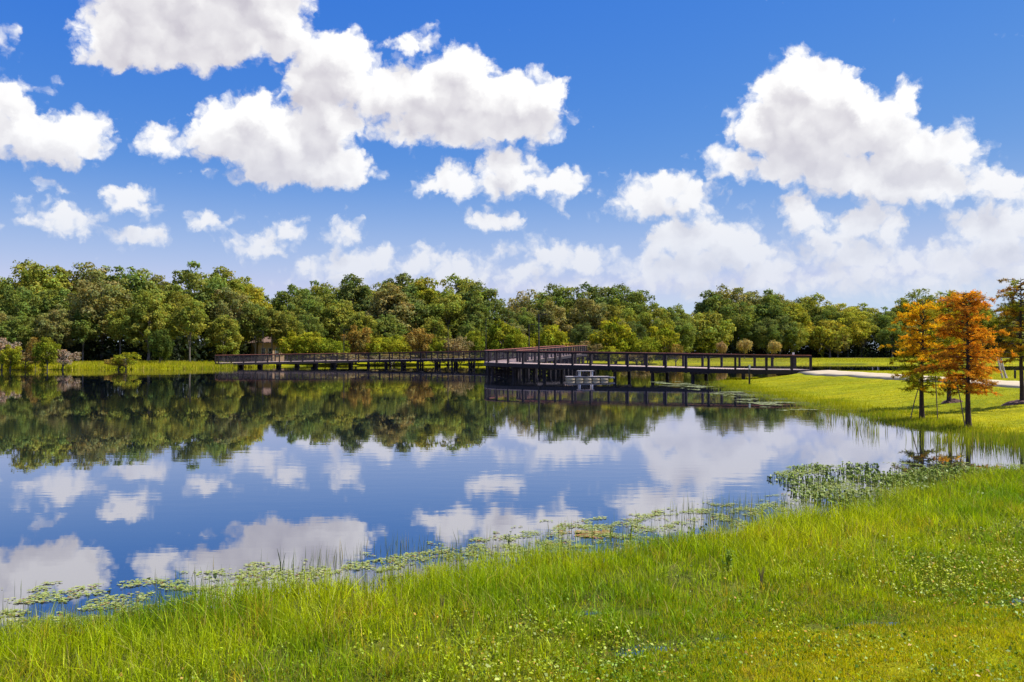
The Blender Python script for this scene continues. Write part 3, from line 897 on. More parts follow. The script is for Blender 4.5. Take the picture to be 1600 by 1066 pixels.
COLS = [((.134, .146, .026), 'olive'), ((.096, .120, .027), 'dark green'), ((.172, .170, .022), 'yellow-green'), ((.124, .124, .042), 'dull green'), ((.078, .098, .028), 'deep green'), ((.150, .138, .046), 'brownish green')]
rw = random.Random(21)
wood = []
def row(name, step, back, frac, kinds, lo, hi, jit=.35, dark=1.0):
    px = lo
    while px < hi:
        p = px + rw.uniform(-jit, jit) * step
        d0 = np.interp(p, BASE[:, 0], BASE[:, 1])
        d = d0 + back + rw.uniform(-2.0, 2.0)
        x = (p - 800) / F_PX * d
        top = np.interp(p, SKY[:, 0], SKY[:, 1])
        ht = CAM_Z + (HOR - top) / F_PX * d - h1(x, d)
        f = frac * rw.uniform(.92, 1.07) if frac > .95 else frac * rw.uniform(.82, 1.15)
        c, cn = rw.choices(COLS, (5, 6, 1.6, 3.5, 3.5, 1.2))[0]
        wood.append((p, d, x, ht * f, c, cn, name, rw.choice(kinds), dark))
        px += step * 130 / d0 * rw.uniform(.85, 1.15)
oaks = ['oak%d' % i for i in range(6)]
row('back', 58, 17, .99, oaks + ['oak1', 'oak3', 'airy0', 'airy1'], -260, 1900)
row('middle', 62, 8, .80, oaks + ['airy1'], -260, 1880)
row('rear', 72, 30, .84, oaks, -240, 1880)
row('front', 50, 1.0, .62, ['edge0', 'edge1', 'edge2', 'oak1', 'oak3'], -240, 345)
row('front', 70, 2.0, .52, ['oak0', 'oak2', 'oak4', 'oak5'], 350, 1062)
row('front', 78, 0.5, .58, ['oak0', 'oak2', 'oak4', 'bush1'], 1080, 1860)
cnt = {}
for p, d, x, ht, c, cn, rname, kind, dark in sorted(wood, key=lambda t: t[0]):
    if 388 < p < 452 and rname in ('middle', 'front'): continue
    if p < 345 and rname == 'middle' and kind in ('oak0', 'oak2', 'oak4'): kind = 'edge%d' % (int(p) % 3)
    if 1062 < p < 1100 and rname == 'back': ht *= .92
    zn = next(z for z in ZONES if z[0] <= p < z[1])[2]
    k = cnt[(zn, rname)] = cnt.get((zn, rname), 0) + 1
    rightness = smooth((p - 1000) / 500)
    c = tuple(v * 2.2 * (1 + .10 * rightness) for v in c)
    lab = '%s tree, %s from left in %s row %s' % (cn, ORD[min(k - 1, 23)], rname, zn)
    plant(kind, 'oak_tree', (x, d, h1(x, d) - .1), ht, c, rw.uniform(0, 6.28), lab, 'tree', 'trees of the wood beyond the lake', rw.uniform(.88, 1.2) if rname != 'front' or p > 345 else rw.uniform(.85, 1.05))

plant('edge1', 'oak_tree', ((424 - 800) / F_PX * 139.5, 139.5, .3), 9.0, (.24, .25, .05), 1.0, 'slender tree standing right in front of the peach house', 'tree', None, 1.0)
plant('edge2', 'oak_tree', ((398 - 800) / F_PX * 139, 139, .3), 9.5, (.20, .23, .05), 2.0, 'leafy tree just left of the peach house', 'tree', None, 1.05)
plant('oak1', 'oak_tree', ((446 - 800) / F_PX * 141, 141, .3), 9.0, (.25, .27, .05), 4.0, 'leafy tree just right of the peach house', 'tree', None, .8)

# dark undergrowth between the trunks
def undergrowth():
    r = np.random.default_rng(77)
    n = 95000
    p = r.uniform(-280, 1900, n)
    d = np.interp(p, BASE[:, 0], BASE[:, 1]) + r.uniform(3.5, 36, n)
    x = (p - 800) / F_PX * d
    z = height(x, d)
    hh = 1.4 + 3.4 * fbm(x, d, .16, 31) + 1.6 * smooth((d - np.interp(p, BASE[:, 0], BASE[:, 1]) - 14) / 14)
    C = np.stack([x, d, z + r.random(n) ** 1.25 * hh], 1)
    N = unit(rand_dirs(r, n) + np.array([0, -.5, .4]))
    hide = (p > 405) & (p < 446) & (d < 158)
    C[hide, 2] = z[hide] + .25 * r.random(hide.sum())
    L = r.uniform(.2, .5, n)
    V, F = cards(r, C, N, L, L * .55)
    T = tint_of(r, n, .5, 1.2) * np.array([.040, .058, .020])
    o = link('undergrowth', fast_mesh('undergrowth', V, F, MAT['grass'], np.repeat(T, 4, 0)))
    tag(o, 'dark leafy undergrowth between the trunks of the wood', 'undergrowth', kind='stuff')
undergrowth()

# bushes along the far shore
YG, OR, BR, DG, PK, MG = (.33, .35, .03), (.33, .24, .06), (.31, .25, .11), (.10, .14, .03), (.44, .345, .28), (.25, .29, .028)
SHORE = [  # px, top py, width px, depth, colour, kind, words
 (460, 517, 48, 138, YG, 'bush0', 'yellow-green bush right of the peach house, at the water'),
 (487, 519, 48, 139, YG, 'bush1', 'yellow-green bush, second right of the peach house'),
 (520, 530, 44, 138, MG, 'bush2', 'mid-green low bush before the brown one on the far shore'),
 (556, 507, 44, 141, OR, 'bush0', 'rusty orange bush at the middle of the far boardwalk run'),
 (586, 528, 36, 141, YG, 'bush1', 'small yellow bush just right of the rusty orange one'),
 (616, 524, 46, 143, YG, 'bush2', 'yellow-green rounded bush between two orange bushes'),
 (652, 513, 46, 145, OR, 'bush1', 'large orange-brown bush behind the far boardwalk run'),
 (682, 528, 32, 144, MG, 'bush0', 'small green bush right of the large orange-brown one'),
 (712, 526, 48, 145, BR, 'bush2', 'pinkish brown bush near the right of the far run'),
 (742, 517, 34, 147, MG, 'bush1', 'green bush beside the lamp post at the boardwalk corner'),
 (785, 500, 56, 149, MG, 'bush0', 'tall green bush behind the near corner of the boardwalk'),
 (815, 520, 42, 148, YG, 'bush2', 'pale yellow bush behind the ramp rails'),
 (858, 508, 50, 150, YG, 'bush1', 'tall yellow-green bush right of the tall lamp post'),
 (886, 530, 40, 149, OR, 'thin0', 'thin orange bush by the high corner of the boardwalk'),
 (918, 526, 44, 151, BR, 'thin0', 'thin brown bush right of the high boardwalk corner'),
 (962, 495, 60, 153, YG, 'bush0', 'big bright yellow-green bush behind the near boardwalk'),
 (950, 541, 34, 149, YG, 'bush1', 'low bright yellow bush just over the near handrail'),
 (1003, 527, 50, 153, MG, 'bush2', 'green bush overhanging the water behind the near rail'),
 (1038, 505, 46, 156, YG, 'bush0', 'yellow-green bush at the last of the waterside wood'),
 (1056, 532, 30, 154, OR, 'thin0', 'thin orange-tipped bush where the far lawn begins'),
 (995, 547, 44, 150, BR, 'thin0', 'low straw-coloured bush under the handrail line'),
 (840, 545, 30, 146, YG, 'bush2', 'low yellow bush behind the ramp posts'),
 (905, 555, 22, 145, YG, 'thin0', 'small yellow waterside sprig behind the pontoon'),
 (525, 548, 90, 137, BR, 'thin0', 'wide grey-brown thicket behind the far boardwalk rail'),
 (610, 550, 90, 139, BR, 'thin0', 'wide tan thicket under the orange-brown bushes'),
 (700, 550, 90, 142, BR, 'thin0', 'wide dun thicket at the foot of the pinkish bush'),
 (250, 515, 34, 117, DG, 'bush1', 'dark green shrub between trunks on the left bank'),
]
for px, ty, wpx, d, c, kind, lab in SHORE:
    x = (px - 800) / F_PX * d
    z = max(h1(x, d), 0) - .05
    ht = max(CAM_Z + (HOR - ty) / F_PX * d - z, .8)
    rad = {'bush0': 5.0, 'bush1': 5.8, 'bush2': 6.6, 'thin0': 4.2}[kind] * ht / 10
    plant(kind, 'waterside_bush', (x, d, z), ht, c, rw.uniform(0, 6), lab, 'bush', 'bushes along the far shore', (wpx / F_PX * d / 2) / rad * 1.1, 'foliage', 'stem')
LEFT = [
 (3, 518, 44, 104.5, PK, 'thin0', 'pinkish dead bush at the left edge of the bank', 'dead_bush'),
 (16, 538, 30, 103.5, YG, 'bush0', 'bright green leaning plant at the waterline by the left edge', 'leafy_plant'),
 (55, 518, 26, 106, OR, 'thin0', 'small tan-topped shrub above the dark one on the left bank', 'tan_shrub'),
 (74, 527, 34, 104, MG, 'bush1', 'rounded green shrub at the water on the left bank', 'green_shrub'),
 (98, 540, 40, 105.5, PK, 'thin0', 'pale pink feathery shrub right of the rounded green one', 'dead_bush'),
 (40, 545, 50, 106, BR, 'thin0', 'grey-brown dead brush between shrubs on the left bank', 'dead_brush'),
 (197, 546, 40, 106.3, YG, 'thin0', 'yellow marsh shrub alone at mid left bank waterline', 'marsh_shrub'),
 (185, 556, 40, 106.4, OR, 'thin0', 'low straw clump beside the yellow marsh shrub', 'straw_clump'),
]
for px, ty, wpx, d, c, kind, lab, nm in LEFT:
    x = (px - 800) / F_PX * d
    z = max(h1(x, d), 0) - .05
    ht = max(CAM_Z + (HOR - ty) / F_PX * d - z, .6)
    rad = {'bush0': 5.0, 'bush1': 5.8, 'bush2': 6.6, 'thin0': 4.2}[kind] * ht / 10
    plant(kind, nm, (x, d, z), ht, c, rw.uniform(0, 6), lab, 'shrub', None, (wpx / F_PX * d / 2) / rad * 1.1, 'foliage', 'stem')
for i, (px, ty, lab) in enumerate(((1128, 533, 'leftmost small pinkish weeping tree on the far lawn'), (1163, 529, 'middle tawny weeping tree on the far lawn'), (1209, 531, 'weeping tree nearest the sign on the far lawn'))):
    d = 205; x = (px - 800) / F_PX * d; z = h1(x, d)
    plant('weep0', 'weeping_tree', (x, d, z), CAM_Z + (HOR - ty) / F_PX * d - z, ((.46, .33, .16), (.44, .35, .13), (.48, .38, .13))[i], i * 2.1, lab, 'tree', None, (.72, .95, .82)[i])

# ------------------------------------------------------------------ bald cypresses on the lawn shore
def cypress(name_label, px, py, top_py, wpx, cols, seed, dens=1.0, low=.24, lean=0.0, stk=()):
    r = np.random.default_rng(seed)
    x, y = ground_at(px, py); z = max(h1(x, y), -.05)
    H = CAM_Z + (HOR - top_py) / F_PX * y - z
    R = wpx / 2 / F_PX * y
    root = empty('cypress_tree', (x, y, z))
    tag(root, name_label, 'tree', 'cypresses on the lawn shore')
    def axis_pt(t): return np.array([lean * H * t + .02 * math.sin(t * 7 + seed) * H * .3, .02 * math.cos(t * 5 + seed), t * H])
    mb = MB()
    ts = [-.03, .0, .03, .12, .3, .5, .7, .85, .99]
    mb.tube([axis_pt(t) for t in ts], [.14 * H / 3.7, .105 * H / 3.7, .08, .066, .054, .042, .028, .016, .006], 9)
    mb.build('trunk', MAT['cypress_bark'], root, True)
    mb = MB()
    Cs, Ns, Ls, Ts, Ds = [], [], [], [], []
    nb = int(84 * dens)
    for i in range(nb):
        t = low + (.97 - low) * (i + r.random()) / nb
        prof = (1 - (t - low) / (1.02 - low)) ** .45 * (.5 + .5 * min(1, (t - low) / .14)) + .05
        ln = R * prof * (r.uniform(.35, 1.25) if r.random() < .8 else 1.3)
        az = i * 2.4 + r.uniform(-.5, .5)
        a = axis_pt(t)
        dirh = np.array([math.cos(az), math.sin(az), 0])
        rise = r.uniform(-.05, .75) * ln * (1.2 if t > .6 else .5)
        pts = [a + dirh * ln * s + np.array([0, 0, rise * (s - s * s * .55) - .12 * ln * s * s]) for s in (0, .35, .7, 1.0)]
        mb.tube(pts, [.018, .012, .008, .003], 4, False)
        nt = max(5, int(ln * 24 * dens))
        tcol = cols(t, dirh, r)
        for k in range(nt):
            s = r.uniform(.18, 1.0)
            b = a + dirh * ln * s + np.array([0, 0, rise * (s - s * s * .55) - .12 * ln * s * s])
            side = np.array([-dirh[1], dirh[0], 0]) * r.choice([-1, 1])
            tw = unit((side * r.uniform(.5, 1) + dirh * r.uniform(.1, .9) + np.array([0, 0, r.uniform(-.9, .7)]))[None])[0]
            tl = r.uniform(.09, .23) * (1.1 - .4 * s)
            m = 24
            u = r.random(m)
            c = b + tw * (tl * u)[:, None] + r.normal(0, .016, (m, 3))
            Cs.append(c)
            Ds.append(np.repeat(unit((tw + r.normal(0, .35, 3))[None]), m, 0))
            Ns.append(unit(r.normal(size=(m, 3)) + np.array([0, -.2, .9])))
            Ts.append(np.repeat((tcol * r.uniform(.7, 1.25) * np.array([1, r.uniform(.85, 1.15), 1]))[None], m, 0) * r.uniform(.75, 1.25, (m, 1)))
    C, N, T, D = map(np.concatenate, (Cs, Ns, Ts, Ds))
    n = len(C)
    Dl = unit(D + r.normal(0, .55, (n, 3)))
    b = unit(np.cross(N, Dl)); ll = r.uniform(.018, .045, n)[:, None]; ww = ll * .22
    V = np.stack([C + Dl * ll, C + b * ww, C - Dl * ll, C - b * ww], 1).reshape(-1, 3)
    cr = link('crown', fast_mesh('crown', V, np.arange(n * 4).reshape(n, 4), MAT['needle'], np.repeat(T, 4, 0)), root)
    cr.color = (1, 1, 1, 1)
    mb.build('branches', MAT['cypress_bark'], root)
    return root, (x, y, z), H
def mixc(a, b, k): return np.array(a) * (1 - k) + np.array(b) * k
ORANGE, RUST, GOLD, OLIVE, GREEN = (.74, .36, .025), (.54, .25, .04), (.78, .52, .02), (.34, .29, .03), (.30, .35, .022)
def col_rust(t, d, r): return mixc(RUST, ORANGE, np.clip(r.normal(.55, .25) + .25 * (t - .4), 0, 1)) if t > .36 or r.random() < .6 else mixc(OLIVE, RUST, r.random())
def col_gold(t, d, r): return mixc(GOLD, ORANGE, r.random() * .45) if r.random() < np.clip((t - .26) * 1.7 - d[0] * .2, .12, .82) else mixc(OLIVE, GREEN, r.random())
def col_green(t, d, r): return mixc((.40, .34, .012), GOLD, r.random() * .7) if r.random() < .75 else np.array(GREEN)
def col_olive(t, d, r): return mixc((.30, .20, .022), (.42, .20, .022), r.random()) if r.random() < .7 else mixc(OLIVE, GREEN, r.random())
cypress('green-gold cypress standing behind and between the gold and rust ones', 1484, 630, 452, 74, col_green, 5, .95, .30)
_, g1, H1 = cypress('gold and olive cypress nearest the boardwalk, with two support stakes', 1440, 656, 468, 124, col_gold, 3, 1.05, .23, .018)
_, g2, H2 = cypress('rust-orange cypress with full crown standing at the water edge', 1514, 668, 452, 122, col_rust, 4, 1.2, .24, -.012)
cypress('sparse olive-brown cypress at the right edge of the lawn', 1596, 631, 432, 118, col_olive, 8, .95, .33)
for g, dx, dy, tx, ht, lab in ((g1, -.42, -.1, .36, 1.15, 'thin support stake left of the gold cypress trunk'), (g1, .26, -.45, -.05, 1.25, 'thin upright support stake right of the gold cypress trunk'), (g2, -.12, -.1, -.25, 1.3, 'thin support stake left of the rust-orange cypress trunk')):
    zz = max(h1(g[0] + dx, g[1] + dy), -.1)
    mb = MB(); mb.tube([(0, 0, -.15), (tx * .5, .02, ht * .5), (tx, .03, ht)], [.015, .014, .011], 6)
    o_ = mb.build('support_stake', MAT['brown_stake']); o_.location = (g[0] + dx, g[1] + dy, zz); tag(o_, lab, 'stake')
def mulch(px, py, rad, label):
    x, y = ground_at(px, py); r = np.random.default_rng(int(px))
    n, m = 24, 5
    V, F = [(0, 0, .10)], []
    for j in range(1, m + 1):
        for k in range(n):
            a = 2 * math.pi * k / n
            rr = rad * j / m * (1 + .12 * math.sin(a * 3 + px) + r.uniform(-.08, .08))
            dz = h1(x + rr * math.cos(a), y + rr * math.sin(a)) - h1(x, y)
            V.append((rr * math.cos(a), rr * math.sin(a), dz + .10 * (1 - (j / m) ** 2) + (r.uniform(-.01, .03) if j < m else -.02)))
    for k in range(n): F.append((0, 1 + k, 1 + (k + 1) % n, 1 + (k + 1) % n))
    me = bpy.data.meshes.new('mulch_ring')
    F = [(0, 1 + k, 1 + (k + 1) % n) for k in range(n)] + [(1 + j * n + k, 1 + (j + 1) * n + k, 1 + (j + 1) * n + (k + 1) % n, 1 + j * n + (k + 1) % n) for j in range(m - 1) for k in range(n)]
    me.from_pydata(V, [], F); me.update(); me.materials.append(MAT['mulch'])
    o = link('mulch_ring', me, None, (x, y, h1(x, y))); tag(o, label, 'mulch', kind='stuff')
mulch(1594, 631, .55, 'reddish mulch mound round the olive-brown cypress foot')
mulch(1487, 629, .36, 'reddish mulch mound round the green-gold cypress foot')

# ------------------------------------------------------------------ grasses
def blades(name, X, Y, Z, hgt, width, T, seed, segs=2, lean=.35, label='', cat='grass', wind=(.03, 0.0)):
    r = np.random.default_rng(seed)
    n = len(X)
    az = r.uniform(0, 2 * math.pi, n)
    side = np.stack([np.cos(az), np.sin(az), np.zeros(n)], 1)
    la = r.uniform(0, 2 * math.pi, n); lm = np.abs(r.normal(0, lean, n))
    ld = np.stack([np.cos(la) * lm + wind[0], np.sin(la) * lm + wind[1], np.zeros(n)], 1)
    B = np.stack([X, Y, Z], 1)
    rows = []
    for k in range(segs + 1):
        t = k / segs
        c = B + np.array([0, 0, 1]) * (hgt * t)[:, None] * (1 - .12 * t * lm[:, None]) + ld * (hgt * t ** 1.7)[:, None]
        w = (width * (1 - t) ** .7)[:, None] if k < segs else None
        if k < segs: rows += [c - side * w / 2, c + side * w / 2]
        else: rows.append(c)
    m = len(rows)
    V = np.stack(rows, 1).reshape(-1, 3)
    base = np.arange(n)[:, None] * m
    tri = []
    for k in range(segs - 1):
        a = 2 * k
        tri += [(a, a + 1, a + 3), (a, a + 3, a + 2)]
    a = 2 * (segs - 1); tri.append((a, a + 1, a + 2))
    F = (base[:, :, None] + np.array(tri)[None]).reshape(-1, 3)
    o = link(name, fast_mesh(name, V, F, MAT['grass'], np.repeat(T, m, 0)))
    tag(o, label, cat, kind='stuff')
def in_view(X, Y, margin=.12):
    return np.abs(X / np.maximum(Y, .1)) < 800 / F_PX + margin
def gcol(r, X, Y, n, a=(.20, .32, .010), b=(.40, .46, .012), dry=.05):
    k = np.clip(fbm(X, Y, .8, 51) * 1.6 - .3 + r.normal(0, .18, n), 0, 1)[:, None]
    T = np.array(a) * (1 - k) + np.array(b) * k
    dr = r.random(n) < dry
    T[dr] = np.array([.55, .42, .10]) * r.uniform(.6, 1.2, (dr.sum(), 1))
    return T * r.uniform(.65, 1.3, (n, 1))
def marsh():
    """tufts of marsh grass: tall along the water, short turf towards the viewer"""
    r = np.random.default_rng(61)
    N = 260000
    X, Y = r.uniform(-7, 13, N), r.uniform(3.7, 17.3, N)
    ok = in_view(X, Y, .16); X, Y = X[ok], Y[ok]
    d = sdist(np.stack([X, Y], 1), NEAR) + (fbm(X, Y, .5, 15) - .5) * 1.2
    ok = d > -.55; X, Y, d = X[ok], Y[ok], d[ok]
    h = height(X, Y)
    gap = fbm(X, Y, 1.9, 17, 3)
    dens = np.clip((gap - .26) * 3.4, .42, 1) * np.where(d > -.1, 1, np.exp((d + .1) / .16))
    dens *= np.clip(1.2 - (Y - 5) / 26, .5, 1) * np.where(d > 2.6, 1.6, .62)
    dens *= np.where((h < -.01) & (d > .9), .16, 1)
    ok = r.random(len(X)) < dens * .62
    X, Y, d, h, gap = X[ok], Y[ok], d[ok], h[ok], gap[ok]
    nt = len(X); m = 8
    tall = smooth((3.0 - d) / 1.5)
    th = (.032 + .098 * tall + .055 * smooth((1.5 - d) / 1.2)) * r.uniform(.55, 1.3, nt) * (.5 + 1.0 * fbm(X, Y, .85, 19, 3))
    k = np.clip(fbm(X, Y, .75, 51) * 2.4 - .7 + r.normal(0, .22, nt), 0, 1)[:, None]
    T = np.array([.20, .34, .004]) * (1 - k) + np.array([.47, .54, .005]) * k
    T = T * np.where((d > 3.2)[:, None], np.array([1.30, 1.10, 1.0]), 1)
    rusty = (fbm(X, Y, 2.6, 53) > .64) & (r.random(nt) < .25)
    T[rusty] = np.array([.52, .40, .03]) * r.uniform(.7, 1.2, (rusty.sum(), 1))
    T *= r.uniform(.6, 1.35, (nt, 1))
    rep = lambda v: np.repeat(v, m, 0)
    n = nt * m
    sp = rep(.02 + .015 * tall)
    ox, oy = r.normal(0, 1, n) * sp, r.normal(0, 1, n) * sp
    X2, Y2 = rep(X) + ox, rep(Y) + oy
    hg = rep(th) * r.uniform(.45, 1.25, n)
    wd = r.uniform(.003, .0062, n) * (1 + .05 * Y2)
    T2 = rep(T) * r.uniform(.55, 1.45, (n, 1))
    dry = r.random(n) < .045
    T2[dry] = np.array([.60, .48, .14]) * r.uniform(.6, 1.2, (dry.sum(), 1))
    print('marsh blades', n)
    hb = np.maximum(rep(h), -.1)
    blades('marsh_grass', X2, Y2, hb, hg + np.maximum(0, -hb), wd, T2, 62, 2, .68, 'dense bright green marsh grass along the near shore')
marsh()
def turf():
    """short dense turf on the firm ground nearest the viewer"""
    r = np.random.default_rng(101)
    N = 420000
    X, Y = r.uniform(-5.5, 8, N), r.uniform(3.8, 9.5, N)
    ok = in_view(X, Y, .1); X, Y = X[ok], Y[ok]
    d = sdist(np.stack([X, Y], 1), NEAR) + (fbm(X, Y, .9, 103) - .5) * 1.5
    ok = r.random(len(X)) < smooth((d - .7) / 1.8); X, Y, d = X[ok], Y[ok], d[ok]
    h = height(X, Y); ok = h > .002; X, Y, d, h = X[ok], Y[ok], d[ok], h[ok]; n = len(X)
    k = np.clip(fbm(X, Y, 1.1, 105) * 2.2 - .5 + r.normal(0, .25, n), 0, 1)[:, None]
    f = smooth((d - 2.2) / 1.4)[:, None]
    T = (np.array([.20, .28, .003]) * (1 - k) + np.array([.50, .50, .004]) * k) * (1 + f * np.array([.30, .12, 0])) * r.uniform(.55, 1.35, (n, 1))
    o_ = r.random(n) < .05; T[o_] = np.array([.60, .40, .06]) * r.uniform(.6, 1.2, (o_.sum(), 1))
    print('turf', n)
    blades('short_turf', X, Y, h, r.uniform(.015, .05, n), r.uniform(.003, .006, n) * (1 + .04 * Y), T, 102, 1, .7, 'short dense sunlit turf nearest the viewer')
turf()
def stalks():
    """thin stalks standing in the water off the grass edge"""
    r = np.random.default_rng(91)
    N = 330000
    X, Y = r.uniform(-6, 12, N), r.uniform(4.8, 17.5, N)
    d = sdist(np.stack([X, Y], 1), NEAR) + (fbm(X, Y, .5, 15) - .5) * 1.2
    dens = np.exp(-np.maximum(-d, 0) / .55) * np.clip(fbm(X, Y, 1.1, 93) * 2.6 - .6, .12, 1) * 1.0
    ok = (r.random(N) < dens) & (d < .35) & (d > -1.7) & in_view(X, Y)
    X, Y, d = X[ok], Y[ok], d[ok]; n = len(X)
    hg = r.uniform(.05, .19, n) * (.6 + .8 * fbm(X, Y, 1.1, 95))
    T = gcol(r, X, Y, n, (.14, .21, .02), (.30, .36, .03), .14) * .85
    z = np.maximum(height(X, Y), -.08)
    print('stalks', n)
    blades('water_stalks', X, Y, z, hg - z, r.uniform(.003, .006, n) * (1 + .05 * Y), T, 92, 2, .12, 'thin green stalks rising from the water off the grass edge')
stalks()
def low_leaves():
    """broad-leaved ground plants in patches among the grass"""
    r = np.random.default_rng(63)
    N = 420000
    X, Y = r.uniform(-7, 12, N), r.uniform(3.7, 14, N)
    ok = in_view(X, Y); X, Y = X[ok], Y[ok]
    pat = fbm(X, Y, .75, 23, 3)
    ok = r.random(len(X)) < np.clip((pat - .40) * 3.5, .03, 1); X, Y = X[ok], Y[ok]
    d = sdist(np.stack([X, Y], 1), NEAR)
    ok = r.random(len(X)) < smooth((d - .7) / 1.4) * .85; X, Y = X[ok], Y[ok]; n = len(X)
    h = np.maximum(height(X, Y), 0)
    top = .02 + .10 * fbm(X, Y, 2.4, 25, 2)
    C = np.stack([X, Y, h + top * r.random(n) ** .5], 1)
    Nn = unit(r.normal(0, .6, (n, 3)) + np.array([0, -.1, .9]))
    L = r.uniform(.006, .016, n)
    V, F = cards(r, C, Nn, L, L * r.uniform(.45, .85, n))
    k = np.clip(fbm(X, Y, 1.3, 57) * 2.2 - .6 + r.normal(0, .2, n), 0, 1)[:, None]
    T = (np.array([.17, .28, .005]) * (1 - k) + np.array([.38, .41, .008]) * k) * r.uniform(.55, 1.3, (n, 1))
    o_ = r.random(n) < .05
    T[o_] = np.array([.60, .34, .05]) * r.uniform(.7, 1.2, (o_.sum(), 1))
    p_ = r.random(n) < .0012
    T[p_] = np.array([.80, .78, .55])  # a few near-white leaves: bright highlight specks painted into the tint
    o = link('low_leaf_plants', fast_mesh('low_leaf_plants', V, F, MAT['pad'], np.repeat(T, 4, 0)))
    tag(o, 'small round-leaved plants spreading through the near marsh grass', 'ground cover', kind='stuff')
    print('low leaves', n)
low_leaves()
def lawn():
    r = np.random.default_rng(65)
    N = 260000
    Y = 17 + (72 - 17) * r.random(N) ** 1.35
    X = r.uniform(10, 44, N)
    ok = in_view(X, Y, .06)
    X, Y = X[ok], Y[ok]
    d = sdist(np.stack([X, Y], 1), NEAR)
    onpath = (X > 18.2 + .02 * (Y - 36)) & (X < 22.0 + .02 * (Y - 36))
    ok = (d > .2) & ~onpath
    X, Y, d = X[ok], Y[ok], d[ok]; n = len(X)
    h = height(X, Y)
    edge = smooth((2.2 - d) / 2.0)
    hg = (.030 + .11 * edge) * r.uniform(.6, 1.5, n)
    wd = r.uniform(.007, .014, n) * (1 + Y / 60)
    T = gcol(r, X, Y, n, (.28, .34, .005), (.50, .48, .007), .04)
    T = T * (1 - .25 * edge[:, None] * np.array([1.2, .6, 1])); T = (.5 * T + .5 * np.array([.40, .39, .002])) * np.array([1, .96, .3])
    print('lawn', n)
    blades('lawn_grass', X, Y, h, hg, wd, T, 66, 1, .35, 'short bright yellow-green lawn grass on the right shore')
lawn()
def shore_reeds():
    """grass standing in the shallows off the lawn"""
    r = np.random.default_rng(67)
    N = 260000
    X, Y = r.uniform(8.0, 17, N), 17.6 + 45 * r.random(N) ** 1.7
    d = sdist(np.stack([X, Y], 1), NEAR)
    cl = fbm(X, Y, .7, 27)
    reach = np.where(Y < 27, 1.5, .8)
    dens = np.where(d > 0, smooth((2.6 - d) / 1.6) * .8, np.exp(d / reach * 1.6)) * np.clip(cl * 5.0 - 2.1, 0, 1) * np.where(Y > 30, .5, 1)
    ok = (r.random(N) < dens) & (d > -reach * 1.4) & in_view(X, Y)
    X, Y, d = X[ok], Y[ok], d[ok]; n = len(X)
    h = height(X, Y)
    hg = r.uniform(.04, .14, n) * np.where(Y > 30, .8, 1)
    T = gcol(r, X, Y, n, (.22, .31, .014), (.40, .42, .018), .08)
    print('shore reeds', n)
    blades('shore_grass', X, Y, np.maximum(h, -.15), hg + np.maximum(0, -h), r.uniform(.009, .016, n) * (1 + Y / 80), T, 68, 2, .14, 'tufted green water grass standing in shallows below the cypresses')
shore_reeds()
def bank_grass():
    r = np.random.default_rng(69)
    N = 70000
    X = np.concatenate([r.uniform(-75, -34, N // 2), r.uniform(26, 110, N // 2)])
    Y = np.concatenate([r.uniform(103, 130, N // 2), r.uniform(150, 235, N // 2)])
    d = sdist(np.stack([X, Y], 1), FAR) + (fbm(X, Y, .12, 9) - .5) * 3.0
    ok = (d > -.6) & (d < np.where(X < 0, 14, 72)) & in_view(X, Y)
    X, Y, d = X[ok], Y[ok], d[ok]; n = len(X)
    hg = np.where(X < 0, r.uniform(.15, .45, n), r.uniform(.08, .18, n)) * (1 + .8 * smooth((1.5 - d) / 1.5))
    T = gcol(r, X, Y, n, (.28, .33, .010), (.48, .44, .014), .08)
    blades('bank_grass', X, Y, np.maximum(height(X, Y), -.1), hg, r.uniform(.05, .11, n), T, 70, 1, .3, 'bright yellow-green grass on the far banks')
    print('bank', n)
bank_grass()

# ------------------------------------------------------------------ floating and emergent plants
def pads(name, polys, label, seed, n_try, size, colors, dens_scale=1.4, thr=.42):
    r = np.random.default_rng(seed)
    Vs, Fs, Ts, o = [], [], [], 0
    K = 9
    ang = np.linspace(.25, 2 * math.pi - .25, K)
    for poly in polys:
        W = [at(*p)[:2] for p in poly]
        A = np.array(W)
        lo, hi = A.min(0), A.max(0)
        P = r.uniform(lo, hi, (n_try, 2))
        d = sdist(P, W)
        cl = fbm(P[:, 0], P[:, 1], dens_scale, seed)
        sz = max(hi - lo) * .05
        keep = (d > 0) & (r.random(n_try) < np.clip((cl - thr) * 5 - .9 * (1 - smooth(d / sz)) * (.4 + fbm(P[:, 0], P[:, 1], dens_scale * 2.3, seed + 40)), 0, 1)) & (height(P[:, 0], P[:, 1]) < .0)
        P = P[keep]; n = len(P)
        R = r.uniform(size[0], size[1], n)
        rot = r.uniform(0, 6.28, n)
        z = r.uniform(.003, .009, n)
        tx, ty = r.normal(0, .03, n), r.normal(0, .03, n)
        c = np.stack([P[:, 0], P[:, 1], z], 1)
        rim = []
        for a in ang:
            dx, dy = np.cos(a + rot) * R, np.sin(a + rot) * R * .92
            rim.append(np.stack([P[:, 0] + dx, P[:, 1] + dy, z + .002 + dx * tx + dy * ty], 1))
        V = np.stack([c] + rim, 1).reshape(-1, 3)
        tri = np.array([(0, k + 1, k + 2) for k in range(K - 1)])
        F = (np.arange(n)[:, None, None] * (K + 1) + tri[None]).reshape(-1, 3)
        ci = r.choice(len(colors), n, p=[c_[1] for c_ in colors])
        T = np.array([c_[0] for c_ in colors])[ci] * r.uniform(.7, 1.25, (n, 1))
        Vs.append(V); Fs.append(F + o); o += len(V); Ts.append(np.repeat(T, K + 1, 0))
    print(name, o // (K + 1))
    ob = link(name, fast_mesh(name, np.concatenate(Vs), np.concatenate(Fs), MAT['pad'], np.concatenate(Ts)))
    tag(ob, label, 'floating plants', kind='stuff')
